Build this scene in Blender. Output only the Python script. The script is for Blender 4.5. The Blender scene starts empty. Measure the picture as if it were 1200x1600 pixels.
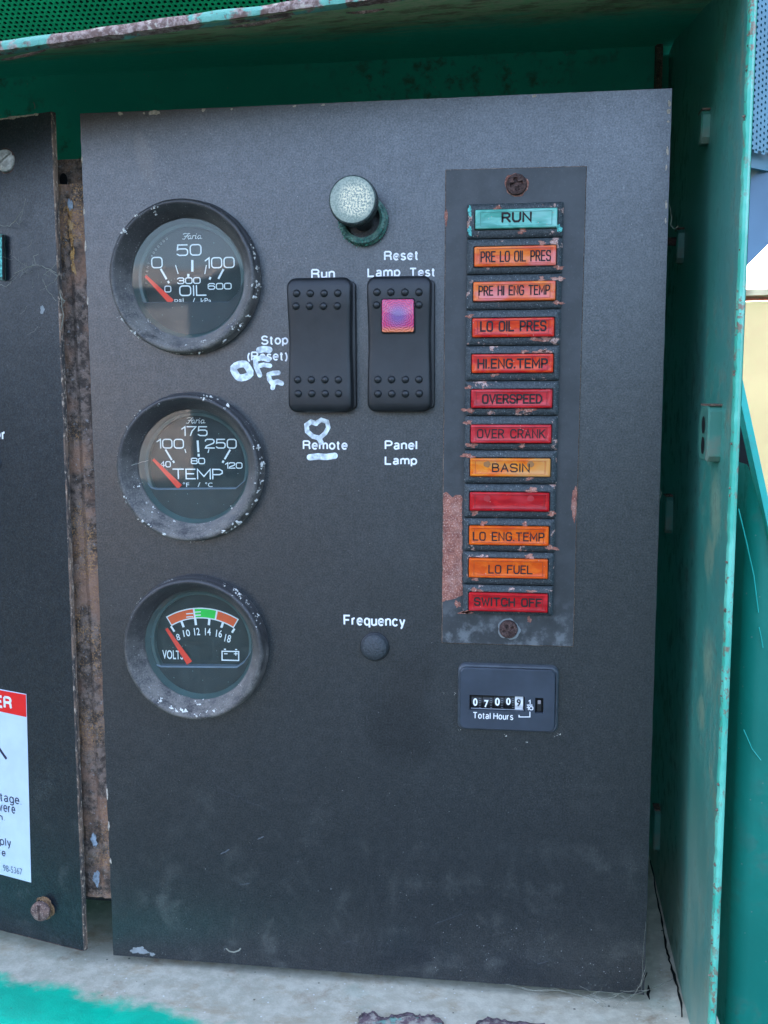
import bpy, math, random
from mathutils import Vector, Matrix, noise as mnoise
import numpy as np
from mathutils.geometry import tessellate_polygon

# ------------------------------------------------------------------ camera
S = bpy.context.scene
COL = S.collection
F = 1523.88
CAM = Vector((0.17689169, -0.39515457, -0.11364973))
RT = Matrix(((0.9914544, 0.01222848, -0.12987931),
             (0.13040213, -0.12089612, 0.98406271),
             (-0.00366831, -0.99258984, -0.12145761)))      # columns: right, down, forward
cd = bpy.data.cameras.new('camera'); cam = bpy.data.objects.new('camera', cd); COL.objects.link(cam)
cd.sensor_fit = 'VERTICAL'; cd.sensor_height = 36.0; cd.lens = F/1600*36.0
cd.clip_start = 0.01; cd.clip_end = 500
rm = Matrix((RT.col[0], -RT.col[1], -RT.col[2])).transposed()
cam.matrix_world = Matrix.Translation(CAM) @ rm.to_4x4()
S.camera = cam
# ------------------------------------------------------------------ light
SUN_EL, SUN_DIR = math.radians(38), Vector((-0.55, 0.83, 0))     # horizontal direction towards the sun
w = bpy.data.worlds.new('World'); S.world = w; w.use_nodes = True
wn = w.node_tree.nodes; sky = wn.new('ShaderNodeTexSky'); sky.sky_type = 'NISHITA'; sky.sun_disc = False
sky.sun_elevation = SUN_EL; sky.sun_rotation = math.atan2(SUN_DIR.x, SUN_DIR.y)
sky.air_density = 0.75; sky.dust_density = 5.0; sky.ozone_density = 0.5
w.node_tree.links.new(sky.outputs[0], wn['Background'].inputs[0]); wn['Background'].inputs[1].default_value = 0.15
sl = bpy.data.lights.new('sun', 'SUN'); sl.energy = 4.0; sl.angle = math.radians(0.5); sl.color = (1, .97, .92)
so = bpy.data.objects.new('sun', sl); COL.objects.link(so)
sd = Vector((SUN_DIR.normalized().x*math.cos(SUN_EL), SUN_DIR.normalized().y*math.cos(SUN_EL), math.sin(SUN_EL)))
so.rotation_euler = sd.to_track_quat('Z', 'Y').to_euler(); so.location = (0, 0, 3)
S.view_settings.view_transform = 'Standard'; S.view_settings.look = 'None'
S.view_settings.exposure = 3.35; S.view_settings.gamma = 1.0
S.render.resolution_x = 768; S.render.resolution_y = 1024
rnd = random.Random(7)

# ------------------------------------------------------------------ picture-point to place helpers
def ray(px, py):
    return RT @ Vector(((px-600)/F, (py-800)/F, 1))
def at(px, py, Y=0.0):
    d = ray(px, py); return CAM + d*((Y-CAM.y)/d.y)
def hit(px, py, P, N):
    d = ray(px, py); return CAM + d*((P-CAM).dot(N)/d.dot(N))
def onz(px, py, Z): return hit(px, py, Vector((0, 0, Z)), Vector((0, 0, 1)))
def rect(x0, y0, x1, y1, Y):
    mx, my = (x0+x1)/2, (y0+y1)/2
    return at(x0, my, Y).x, at(x1, my, Y).x, at(mx, y0, Y).z, at(mx, y1, Y).z    # X0, X1, Ztop, Zbottom

# ------------------------------------------------------------------ materials
def srgb(r, g, b):
    return tuple(((c/255+.055)/1.055)**2.4 if c > 10 else c/255/12.92 for c in (r, g, b)) + (1,)
class NB:
    def __init__(s, name):
        s.m = bpy.data.materials.new(name); s.m.use_nodes = True; s.nt = s.m.node_tree; s.n = s.nt.nodes
        s.b = s.n['Principled BSDF']; s.out = s.n['Material Output']
        s.tc = s.n.new('ShaderNodeTexCoord').outputs['Object']; s.h = []
    def link(s, a, b): s.nt.links.new(a, b)
    def mapping(s, sc=(1, 1, 1), loc=(0, 0, 0)):
        m = s.n.new('ShaderNodeMapping'); m.inputs['Scale'].default_value = sc; m.inputs['Location'].default_value = loc
        s.link(s.tc, m.inputs[0]); return m.outputs[0]
    def noise(s, scale, detail=4, rough=.55, vec=None, dist=0):
        t = s.n.new('ShaderNodeTexNoise'); t.inputs['Scale'].default_value = scale; t.inputs['Detail'].default_value = detail
        t.inputs['Roughness'].default_value = rough; t.inputs['Distortion'].default_value = dist
        s.link(vec or s.tc, t.inputs['Vector']); return t.outputs[0]
    def voro(s, scale, vec=None, feat='F1'):
        t = s.n.new('ShaderNodeTexVoronoi'); t.inputs['Scale'].default_value = scale; t.feature = feat
        s.link(vec or s.tc, t.inputs['Vector']); return t
    def ramp(s, v, lo, hi, a=0., b=1.):
        t = s.n.new('ShaderNodeMapRange'); t.interpolation_type = 'SMOOTHSTEP'
        t.inputs[1].default_value = lo; t.inputs[2].default_value = hi; t.inputs[3].default_value = a; t.inputs[4].default_value = b
        s.link(v, t.inputs[0]); return t.outputs[0]
    def math(s, op, a, b=None):
        t = s.n.new('ShaderNodeMath'); t.operation = op
        for i, v in enumerate((a, b)):
            if v is None: continue
            if isinstance(v, (int, float)): t.inputs[i].default_value = v
            else: s.link(v, t.inputs[i])
        return t.outputs[0]
    def mix(s, f, a, b):
        t = s.n.new('ShaderNodeMix'); t.data_type = 'RGBA'
        for k, v in ((0, f), (6, a), (7, b)):
            if isinstance(v, (int, float)): t.inputs[k].default_value = v
            elif isinstance(v, tuple): t.inputs[k].default_value = v
            else: s.link(v, t.inputs[k])
        return t.outputs[2]
    def mixf(s, f, a, b):
        t = s.n.new('ShaderNodeMix'); t.data_type = 'FLOAT'
        for k, v in ((0, f), (2, a), (3, b)):
            if isinstance(v, (int, float)): t.inputs[k].default_value = v
            else: s.link(v, t.inputs[k])
        return t.outputs[0]
    def xyz(s):
        t = s.n.new('ShaderNodeSeparateXYZ'); s.link(s.tc, t.inputs[0]); return t.outputs
    def bump(s, h, dist, strength=1.):
        s.h.append((h, dist, strength))
    def done(s, col, rough, spec=.5, metal=0):
        for v, k in ((col, 'Base Color'), (rough, 'Roughness'), (spec, 'Specular IOR Level'), (metal, 'Metallic')):
            if isinstance(v, (int, float, tuple)): s.b.inputs[k].default_value = v
            else: s.link(v, s.b.inputs[k])
        prev = None
        for h, d, st in s.h:
            t = s.n.new('ShaderNodeBump'); t.inputs['Distance'].default_value = d; t.inputs['Strength'].default_value = st
            s.link(h, t.inputs['Height'])
            if prev: s.link(prev, t.inputs['Normal'])
            prev = t.outputs[0]
        if prev: s.link(prev, s.b.inputs['Normal'])
        return s.m
def specks(b, scale, r, dens, vec=None):
    "sparse round specks: voronoi cells, only a share of them carry one"
    v = b.voro(scale, vec)
    sp = b.ramp(v.outputs['Distance'], r*.6, r, 1, 0)
    sep = b.n.new('ShaderNodeSeparateColor'); b.link(v.outputs['Color'], sep.inputs[0])
    return b.math('MULTIPLY', sp, b.math('LESS_THAN', sep.outputs[0], dens))

def mat_plain(name, col, rough=.5, spec=.5, metal=0, var=.12, scale=200, bump=0.):
    b = NB(name); n = b.noise(scale, 3)
    d = tuple(c*(1-var) for c in col[:3])+(1,); l = tuple(min(1, c*(1+var)) for c in col[:3])+(1,)
    if bump: b.bump(b.noise(scale*3, 3), bump)
    return b.done(b.mix(b.ramp(n, .3, .7), d, l), rough, spec, metal)

def mat_panel(name, smudge=True):
    b = NB(name)
    grain = b.noise(2600, 2, .6); mid = b.noise(45, 5); big = b.noise(9, 4, .6)
    c = b.mix(b.ramp(b.noise(1300, 3, .7), .4, .66), (.0, .002, .005, 1), (.004, .013, .022, 1))
    c = b.mix(b.ramp(big, .42, .7, 0, .2), c, (.008, .015, .021, 1))
    c = b.mix(b.ramp(mid, .55, .8, 0, .28), c, (.022, .028, .031, 1))
    x, y, z = b.xyz()
    # grime dried in the lower part of the plate, and dirt blown on it
    low = b.ramp(z, .13, .0, 0, 1)
    gr = b.math('MULTIPLY', b.ramp(b.noise(60, 6, .7), .5, .72), low)
    c = b.mix(b.math('MULTIPLY', gr, .7), c, (.060, .066, .064, 1))
    c = b.mix(b.math('MULTIPLY', specks(b, 260, .14, .16), .55), c, (.06, .065, .065, 1))
    c = b.mix(b.math('MULTIPLY', specks(b, 700, .2, .12), .35), c, (.10, .105, .105, 1))
    fine = b.math('MULTIPLY', specks(b, 1500, .3, .30), b.ramp(b.noise(30, 3), .45, .65))
    c = b.mix(b.math('MULTIPLY', fine, .5), c, (.16, .17, .17, 1))
    r = b.mixf(b.ramp(mid, .3, .75), .33, .37)
    if smudge:
        # oily hand mark under the frequency plug
        def ell(cx, cz, rx, rz, rot=0.):
            dx = b.math('SUBTRACT', x, cx); dz = b.math('SUBTRACT', z, cz)
            u = b.math('DIVIDE', b.math('ADD', b.math('MULTIPLY', dx, math.cos(rot)), b.math('MULTIPLY', dz, math.sin(rot))), rx)
            v = b.math('DIVIDE', b.math('SUBTRACT', b.math('MULTIPLY', dz, math.cos(rot)), b.math('MULTIPLY', dx, math.sin(rot))), rz)
            d = b.math('ADD', b.math('MULTIPLY', u, u), b.math('MULTIPLY', v, v))
            return b.ramp(b.math('ADD', d, b.math('MULTIPLY', b.noise(70, 5, .65), 1.5)), .75, 2.1, 1, 0)
        P = at(625, 1130)-Vector((.1175, 0, -.3667)); m = ell(P.x, P.z, .017, .021, .5)
        c = b.mix(b.math('MULTIPLY', m, .4), c, (.010, .012, .014, 1)); 
        P = at(640, 1060)-Vector((.1175, 0, -.3667)); m2 = ell(P.x, P.z, .010, .016, -.6)
        c = b.mix(b.math('MULTIPLY', m2, .35), c, (.012, .013, .015, 1))
        P = at(225, 245)-Vector((.1175, 0, -.3667)); m3 = ell(P.x, P.z, .004, .011, .2)
        c = b.mix(b.math('MULTIPLY', m3, .35), c, (.10, .07, .05, 1))
        P = at(480, 880)-Vector((.1175, 0, -.3667)); m4 = ell(P.x, P.z, .05, .05, .3)
        c = b.mix(b.math('MULTIPLY', m4, .12), c, (.012, .013, .016, 1))
        # streaky rubbed dust: thin slanting wisps in scattered patches
        mp_ = b.n.new('ShaderNodeMapping'); mp_.inputs['Rotation'].default_value = (0, .9, 0); mp_.inputs['Scale'].default_value = (1, 1, .12); b.link(b.tc, mp_.inputs[0])
        wsp = b.math('MULTIPLY', b.ramp(b.noise(420, 4, .7, mp_.outputs[0]), .60, .74), b.ramp(b.noise(16, 3), .52, .66))
        c = b.mix(b.math('MULTIPLY', wsp, .5), c, (.055, .06, .062, 1))
        halo = b.ramp(b.noise(24, 4, .65, b.mapping((1, 1, .6), (5, 0, 3))), .60, .74)
        c = b.mix(b.math('MULTIPLY', halo, .35), c, (.034, .038, .040, 1))
    b.bump(b.noise(1700, 2, .6), .00005, .8)
    b.b.inputs['IOR'].default_value = 1.75
    k = .64 if smudge else .42
    oil = b.math('SUBTRACT', 1., b.math('MULTIPLY', b.math('MAXIMUM', m, b.math('MULTIPLY', m2, .7)), .26)) if smudge else 1.
    return b.done(c, r, b.math('MULTIPLY', oil, b.math('MULTIPLY', b.ramp(b.noise(1350, 4, .8), .34, .68, k*.72, k*1.25), b.ramp(b.noise(260, 4, .7), .3, .7, .9, 1.08))))

def mat_rust(name, a=(.26, .10, .055, 1), d=(.07, .035, .024, 1), l=(.42, .25, .19, 1), sc=1., rough=.85):
    b = NB(name)
    n1 = b.noise(420*sc, 6, .7); n2 = b.noise(90*sc, 4); n3 = b.noise(1500*sc, 3, .7)
    c = b.mix(b.ramp(n1, .35, .65), d, a); c = b.mix(b.ramp(n2, .5, .75, 0, .7), c, l)
    c = b.mix(b.ramp(n3, .52, .72, 0, .65), c, tuple(min(1, v*1.7) for v in l[:3])+(1,))
    b.bump(n1, .0005, .9); b.bump(n3, .0003, .8)
    return b.done(c, rough, .3)

def mat_weathered_steel(name):
    "black paint mostly gone from rusty flaking steel"
    b = NB(name); x, y, z = b.xyz()
    n1 = b.noise(260, 6, .72); n2 = b.noise(60, 5, .6); n3 = b.noise(1300, 4, .7); n4 = b.noise(28, 4)
    c = b.mix(b.ramp(n1, .42, .6), (.09, .07, .058, 1), (.30, .22, .175, 1))
    c = b.mix(b.ramp(n2, .46, .62, 0, .85), c, (.42, .24, .16, 1))
    c = b.mix(b.math('MULTIPLY', b.ramp(n3, .5, .62), b.ramp(n4, .45, .6)), c, (.62, .33, .13, 1))
    c = b.mix(b.ramp(b.noise(600, 5, .7), .60, .70, 0, .8), c, (.42, .42, .42, 1))
    c = b.mix(b.ramp(b.noise(400, 5, .7), .34, .26, 0, .9), c, (.03, .028, .028, 1))
    b.bump(n1, .0012, 1.); b.bump(n3, .0005, 1.)
    return b.done(c, .8, .3)

def mat_green(name, col, dirt=(.12, .12, .08, 1), amount=.5, rough=.32, haze=0., rustedge=0., wall=False):
    b = NB(name); n = b.noise(14, 5, .6); n2 = b.noise(120, 5, .65); x, y, z = b.xyz()
    dk = tuple(v*.82 for v in col[:3])+(1,)
    c = b.mix(b.ramp(n, .35, .65), dk, col)
    if haze: c = b.mix(b.ramp(b.noise(11, 3), .35, .65, haze*.3, haze), c, (.13, .26, .27, 1))  # bluish veil of lens haze put into the paint colour
    dm = b.math('MULTIPLY', b.ramp(n2, .48, .66), b.ramp(n, .42, .6))
    c = b.mix(b.math('MULTIPLY', dm, amount), c, dirt)
    if wall:
        lo = b.math('MULTIPLY', b.ramp(z, .16, .0), b.ramp(b.noise(60, 6, .7, b.mapping((1, 1, .35))), .32, .62))
        c = b.mix(b.math('MULTIPLY', lo, .45), c, (.34, .35, .24, 1))
        c = b.mix(b.math('MULTIPLY', b.ramp(y, -.075, -.107), b.math('MULTIPLY', b.ramp(b.noise(170, 5, .7, b.mapping((1, 1, .4))), .5, .66), .6)), c, (.30, .24, .14, 1))
        for px, py, ry, rz in ((1122, 795, .012, .014), (1112, 868, .010, .010), (1110, 1035, .012, .012), (1100, 1110, .010, .008)):  # yellowish patches: shiny reflections put into the wall colour
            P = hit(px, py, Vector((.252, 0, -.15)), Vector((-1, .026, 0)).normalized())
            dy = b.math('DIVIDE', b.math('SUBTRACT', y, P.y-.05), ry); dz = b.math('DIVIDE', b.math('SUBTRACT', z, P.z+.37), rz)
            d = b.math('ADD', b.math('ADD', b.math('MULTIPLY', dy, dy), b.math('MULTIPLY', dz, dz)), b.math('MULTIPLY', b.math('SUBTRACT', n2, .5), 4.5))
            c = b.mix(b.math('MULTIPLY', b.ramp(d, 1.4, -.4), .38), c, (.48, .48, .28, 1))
    c = b.mix(b.math('MULTIPLY', specks(b, 420, .2, .10), .5), c, (.3, .33, .28, 1))
    b.bump(b.noise(70, 3), .0006, .35); b.bump(n2, .0002, .5)
    return b.done(c, b.mixf(dm, rough, .75), .5)

def mat_chipped(name):
    "turquoise paint chipped through to pinkish rust along a raw sheet edge"
    b = NB(name); v = b.mapping((1, 1, 1)); x, y, z = b.xyz()
    n = b.noise(38, 5, .6); n2 = b.noise(420, 5, .7); n3 = b.noise(90, 4)
    c = b.mix(b.ramp(n2, .4, .62), (.17, .10, .08, 1), (.42, .31, .27, 1))
    c = b.mix(b.ramp(b.noise(210, 4, .7), .56, .66, 0, .8), c, (.52, .47, .36, 1))
    m = b.ramp(b.math('ADD', b.math('MULTIPLY', n, .75), b.math('MULTIPLY', n3, .3)), .55, .58)
    m = b.math('MULTIPLY', m, b.ramp(n2, .36, .42))
    c = b.mix(b.math('MULTIPLY', m, .85), c, (.12, .45, .35, 1))
    b.bump(n2, .0006, 1)
    return b.done(c, .7, .4)

def mat_ledge(name):
    b = NB(name); x, y, z = b.xyz()
    n = b.noise(22, 5, .6); n2 = b.noise(160, 5, .65); n3 = b.noise(1100, 3)
    # settled dust lies behind a wavering line; the front has been wiped and washed clean
    line = b.math('ADD', b.math('ADD', y, b.math('MULTIPLY', x, .20)), b.math('ADD', b.math('MULTIPLY', b.math('SUBTRACT', n, .5), .034), b.math('MULTIPLY', b.math('SUBTRACT', n2, .5), .012)))
    dust = b.ramp(line, -.079, -.069)
    paint = b.mix(b.ramp(b.noise(50, 4), .4, .65), (.0, .44, .27, 1), (.0, .54, .33, 1))
    dcol = b.mix(b.ramp(n2, .35, .7), (.42, .40, .31, 1), (.56, .53, .42, 1))
    dcol = b.mix(b.ramp(x, .05, .22), dcol, b.mix(b.ramp(n2, .35, .7), (.52, .48, .37, 1), (.66, .62, .49, 1)))
    dcol = b.mix(b.math('MULTIPLY', b.ramp(b.noise(60, 6, .75), .50, .72, 0, .7), b.ramp(b.noise(12, 3), .46, .62)), dcol, (.27, .17, .10, 1))
    dcol = b.mix(b.math('MULTIPLY', specks(b, 330, .16, .2), .7), dcol, (.75, .78, .76, 1))
    dcol = b.mix(b.math('MULTIPLY', specks(b, 200, .13, .12), .8), dcol, (.05, .05, .05, 1))
    dcol = b.mix(b.math('MULTIPLY', b.ramp(n, .55, .7), .3), dcol, (.18, .38, .32, 1))
    dcol = b.mix(b.ramp(b.noise(38, 6, .7, b.mapping((1, 1.6, 1), (3, 2, 0))), .50, .68, 0, .55), dcol, (.34, .26, .16, 1))
    c = b.mix(dust, paint, dcol)
    c = b.mix(b.math('MULTIPLY', specks(b, 260, .12, .12), .6), c, (.06, .07, .06, 1))
    b.bump(n2, .0005, .7); b.bump(n3, .0002, .7)
    return b.done(c, b.mixf(dust, .35, .9), b.mixf(dust, .5, .15))

def mat_bezel(name):
    "black gauge rim with chalky dust settled on the lower slope"
    b = NB(name); x, y, z = b.xyz(); n = b.noise(180, 6, .7); n2 = b.noise(1400, 4, .7)
    low = b.ramp(z, .016, -.024, .12, 1)
    d = b.math('MULTIPLY', b.ramp(b.math('ADD', b.math('MULTIPLY', n, .6), b.math('MULTIPLY', n2, .4)), .36, .58), low)
    c = b.mix(b.math('MULTIPLY', d, .62), (.030, .029, .030, 1), (.27, .245, .21, 1))
    c = b.mix(b.math('MULTIPLY', b.ramp(n2, .60, .68), b.ramp(n, .5, .62, .15, 1)), c, (.55, .54, .50, 1))
    b.bump(n2, .00015, .7); b.bump(n, .0002, .5)
    return b.done(c, b.mixf(d, .32, .85), .5)

def mat_glass(name, dustc=(.24, .36, .34, 1), film=.085):
    b = NB(name); n = b.n
    n.remove(b.b)
    tr = n.new('ShaderNodeBsdfTransparent'); tr.inputs[0].default_value = (.95, .99, .98, 1)
    gl = n.new('ShaderNodeBsdfGlossy'); gl.inputs['Roughness'].default_value = .035
    df = n.new('ShaderNodeBsdfDiffuse'); df.inputs[0].default_value = dustc
    fr = n.new('ShaderNodeFresnel'); fr.inputs[0].default_value = 1.5
    m1 = n.new('ShaderNodeMixShader'); m2 = n.new('ShaderNodeMixShader')
    nz = b.noise(250, 5, .7); sp = specks(b, 700, .2, .10)
    b.link(b.math('MAXIMUM', b.ramp(nz, .3, .8, film*.3, film*1.2), b.math('MULTIPLY', sp, .6)), m1.inputs[0])
    b.link(tr.outputs[0], m1.inputs[1]); b.link(df.outputs[0], m1.inputs[2])
    b.link(b.math('MULTIPLY', fr.outputs[0], 1.15), m2.inputs[0]); b.link(m1.outputs[0], m2.inputs[1]); b.link(gl.outputs[0], m2.inputs[2])
    b.link(m2.outputs[0], b.out.inputs[0]); return b.m

def mat_lens(name, col, col2, top=None):
    "moulded translucent plastic, ribbed behind"
    b = NB(name); x, y, z = b.xyz()
    n = b.noise(160, 4, .6, b.mapping((.5, 1, 1.4)), 1.2)
    c = b.mix(b.ramp(n, .38, .62), col, col2)
    if top: c = b.mix(b.ramp(b.noise(120, 3, .5, b.mapping((.4, 1, 1), (3, 1, 2))), .5, .65, 0, .8), c, top)
    c = b.mix(b.math('MULTIPLY', specks(b, 900, .25, .08), .6), c, (.5, .35, .28, 1))
    b.bump(n, .0002, .4)
    return b.done(c, .22, .35)

def mat_lampbezel(name):
    b = NB(name); n = b.noise(330, 6, .7); n2 = b.noise(1600, 4, .7); n3 = b.noise(130, 4, .6)
    c = b.mix(b.ramp(n2, .4, .65), (.020, .030, .034, 1), (.075, .088, .092, 1))
    chip = b.ramp(b.math('ADD', b.math('MULTIPLY', n3, .7), b.math('MULTIPLY', n, .35)), .625, .64)
    c = b.mix(chip, c, b.mix(b.ramp(n2, .4, .6), (.30, .14, .10, 1), (.60, .42, .36, 1)))
    c = b.mix(b.math('MULTIPLY', specks(b, 1400, .25, .12), .7), c, (.5, .55, .55, 1))
    b.bump(n2, .0002, .8); b.bump(n, .0003, .6)
    return b.done(c, .55, .5)

def mat_corroded_brass(name, face=False):
    b = NB(name); n = b.noise(260, 5, .7); n2 = b.noise(1500, 4, .7)
    c = b.mix(b.ramp(n, .38, .62), (.035, .10, .085, 1), (.14, .24, .19, 1))
    c = b.mix(b.ramp(n2, .54, .66, 0, .8), c, (.05, .33, .24, 1))
    if face:
        x, y, z = b.xyz()
        d = b.math('ADD', b.math('POWER', b.math('DIVIDE', b.math('SUBTRACT', x, .0012), .0075), 2), b.math('POWER', b.math('DIVIDE', z, .0075), 2))
        c = b.mix(b.ramp(n2, .4, .6), (.27, .33, .27, 1), (.42, .46, .38, 1))
        cen = b.math('MULTIPLY', b.ramp(d, 1.1, .2), b.ramp(n2, .46, .54))
        c = b.mix(cen, c, (.95, .86, .62, 1))
    b.bump(n2, .0004, .9)
    return b.done(c, .55, .5, .0)

M = {}
M['panel'] = mat_panel('black_powder_coat'); M['panel2'] = mat_panel('black_powder_coat_plain', False)
M['plate'] = mat_plain('grey_black_painted_plate', (.040, .047, .052, 1), .5, .5, 0, .25, 60, .0001)
M['rust'] = mat_rust('pinkish_rust', (.40, .16, .11, 1), (.22, .08, .06, 1), (.66, .42, .34, 1))
M['rustdark'] = mat_rust('dark_rust', (.11, .06, .05, 1), (.035, .022, .02, 1), (.20, .13, .11, 1), 2)
M['rustedge'] = mat_rust('rusty_sheet_edge', (.20, .12, .085, 1), (.07, .05, .04, 1), (.40, .32, .25, 1), 1.5)
M['weathered'] = mat_weathered_steel('flaking_rusty_steel')
M['green'] = mat_green('dark_green_paint', (.03, .60, .42, 1), (.085, .075, .035, 1), .7, .4)
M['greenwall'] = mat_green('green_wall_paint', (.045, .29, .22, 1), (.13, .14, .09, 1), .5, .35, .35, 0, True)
M['teal'] = mat_green('teal_paint', (.005, .26, .19, 1), (.10, .13, .10, 1), .3, .4)
M['turq'] = mat_green('bright_turquoise_paint', (.04, .60, .50, 1), (.20, .14, .09, 1), .25, .35)
M['chipped'] = mat_chipped('chipped_turquoise_edge')
M['perf'] = mat_plain('green_perforated_metal', (.006, .20, .075, 1), .4, .5, 0, .15, 40)
M['perfblue'] = mat_plain('blue_green_perforated_metal', (.05, .19, .25, 1), .4, .5, 0, .15, 40)
M['ledge'] = mat_ledge('dusty_turquoise_ledge')
M['bezel'] = mat_bezel('black_gauge_rim'); M['glass'] = mat_glass('dusty_gauge_glass')
M['glass2'] = mat_glass('clear_window', (.2, .24, .26, 1), .03)
M['dial'] = mat_plain('dial_black', (.006, .014, .014, 1), .6, .4, 0, .2, 80)
M['dialring'] = mat_plain('dial_cup', (.05, .09, .088, 1), .35, .5, 0, .15, 80)
M['mask'] = mat_plain('dial_mask_black', (.008, .015, .018, 1), .45, .5, 0, .15, 80)
M['maskedge'] = mat_plain('dial_mask_edge', (.11, .15, .19, 1), .4)
M['print'] = mat_plain('white_print', (.90, .90, .90, 1), .6, .3, 0, .06, 600)
M['dialprint'] = mat_plain('white_dial_print', (.95, .96, .93, 1), .6, .3, 0, .02)
M['needle'] = mat_plain('orange_red_needle', (.95, .045, .012, 1), .5, .4, 0, .05)
M['orange'] = mat_plain('orange_dial_band', (1, .13, .02, 1), .6, .3, 0, .05)
M['greenband'] = mat_plain('green_dial_band', (.02, .72, .07, 1), .6, .3, 0, .05)
M['marker'] = mat_plain('white_paint_marker', (.66, .72, .74, 1), .55, .4, 0, .38, 420, .0001)
M['rubber'] = mat_plain('black_switch_plastic', (.012, .0135, .015, 1), .42, .5, 0, .22, 120, .00006)
M['rubber2'] = mat_plain('black_switch_frame', (.014, .015, .017, 1), .4, .5, 0, .2, 200)
M['engrave'] = mat_plain('dark_engraving', (.02, .012, .012, 1), .6, .3, 0, .2, 500)
M['lampbezel'] = mat_lampbezel('corroded_lamp_frame')
M['brass'] = mat_corroded_brass('verdigris_brass'); M['knobface'] = mat_corroded_brass('worn_knob_face', True)
M['crumb'] = mat_plain('white_dirt_crumbs', (.72, .70, .63, 1), .9, .2, 0, .35, 2500)
M['zinc'] = mat_plain('dull_zinc', (.36, .35, .31, 1), .5, .5, .35, .35, 500, .0003)
M['black'] = mat_plain('black_void', (.004, .004, .005, 1), .7, .3)
M['meter'] = mat_plain('hour_meter_plastic', (.040, .052, .070, 1), .36, .5, 0, .12, 100, .00003)
M['meterrim'] = mat_plain('hour_meter_rim', (.055, .066, .078, 1), .4, .5, 0, .2, 200)
M['drum'] = mat_plain('black_number_drum', (.008, .009, .010, 1), .4)
M['drumwhite'] = mat_plain('white_number_drum', (.75, .76, .76, 1), .4)
M['sticker'] = mat_plain('white_sticker', (.56, .66, .76, 1), .3, .5, 0, .04, 120)
M['stickered'] = mat_plain('red_sticker_print', (.80, .012, .012, 1), .35, .5, 0, .05)
M['ink'] = mat_plain('navy_ink', (.018, .018, .05, 1), .5)
M['chip'] = mat_plain('bare_primer_chip', (.42, .36, .29, 1), .8, .3, 0, .3, 900)
M['chipgrey'] = mat_plain('grey_primer_chip', (.24, .26, .26, 1), .8, .3, 0, .15, 300)
M['grit'] = mat_plain('dull_grit', (.26, .27, .26, 1), .9, .2, 0, .5, 2500)
M['web'] = mat_plain('cobweb_silk', (.62, .62, .54, 1), .8, .2)
M['webdim'] = mat_plain('dusty_cobweb_silk', (.26, .26, .21, 1), .9, .2)
M['cream'] = mat_plain('cream_render', (.88, .39, .23, 1), .9, .2, 0, .06, 3)
M['coping'] = mat_plain('red_brown_coping', (.50, .26, .20, 1), .8, .3, 0, .4, 8)
M['flake'] = mat_plain('curled_paint_flake', (.10, .07, .08, 1), .5, .5, 0, .5, 500, .0003)
M['shed'] = mat_plain('pinkish_grey_boards', (.20, .175, .17, 1), .8, .3, 0, .2, .6)
M['lug'] = mat_green('dull_lug_paint', (.06, .24, .18, 1), (.2, .2, .15, 1), .6, .4)

# ------------------------------------------------------------------ mesh helpers
class G:
    def __init__(s): s.v = []; s.f = []; s.mi = []; s.cur = 0
    def add(s, v, f):
        n = len(s.v); s.v += [Vector(p) for p in v]; s.f += [tuple(i+n for i in q) for q in f]; s.mi += [s.cur]*len(f); return s
    def box(s, x0, x1, y0, y1, z0, z1):
        P = [(x, y, z) for x in (x0, x1) for y in (y0, y1) for z in (z0, z1)]
        return s.add(P, [(0, 1, 3, 2), (4, 6, 7, 5), (0, 4, 5, 1), (2, 3, 7, 6), (0, 2, 6, 4), (1, 5, 7, 3)])
    def loft(s, loops, cap0=False, cap1=True, closed=True):
        n = len(loops[0]); f = []
        for k in range(len(loops)-1):
            for i in range(n if closed else n-1):
                j = (i+1) % n; f.append((k*n+i, k*n+j, (k+1)*n+j, (k+1)*n+i))
        if cap0: f.append(tuple(range(n)))
        if cap1: f.append(tuple(reversed([(len(loops)-1)*n+i for i in range(n)])))
        return s.add([p for l in loops for p in l], f)
    def lathe(s, prof, c=(0, 0, 0), n=64, cap=True):
        "prof: (radius, y) from the outside in; axis along y"
        L = [[Vector((c[0]+r*math.cos(2*math.pi*i/n), c[1]+y, c[2]+r*math.sin(2*math.pi*i/n))) for i in range(n)] for r, y in prof]
        return s.loft(L, False, cap)
    def tube(s, pts, r, n=6):
        pts = [Vector(p) for p in pts]; L = []
        for i, p in enumerate(pts):
            t = (pts[min(i+1, len(pts)-1)]-pts[max(i-1, 0)]).normalized()
            a = t.cross(Vector((0, 1, 0.13))).normalized(); b = t.cross(a)
            rr = r[i] if isinstance(r, list) else r
            L.append([p+a*rr*math.cos(2*math.pi*k/n)+b*rr*math.sin(2*math.pi*k/n) for k in range(n)])
        return s.loft(L, True, True)
    def prism(s, outline, n, th):
        "flat outline (list of 3D points) with a thickness th along -n"
        n = Vector(n); a = [Vector(p) for p in outline]; b = [p-n*th for p in a]; k = len(a)
        s.add(a+b, [tuple(range(k)), tuple(range(2*k-1, k-1, -1))]+[(i, i+k, (i+1) % k+k, (i+1) % k) for i in range(k)])
        return s
def ploc(o):
    p = Vector((0, 0, 0))
    while o: p = p+o.location; o = o.parent
    return p
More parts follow.
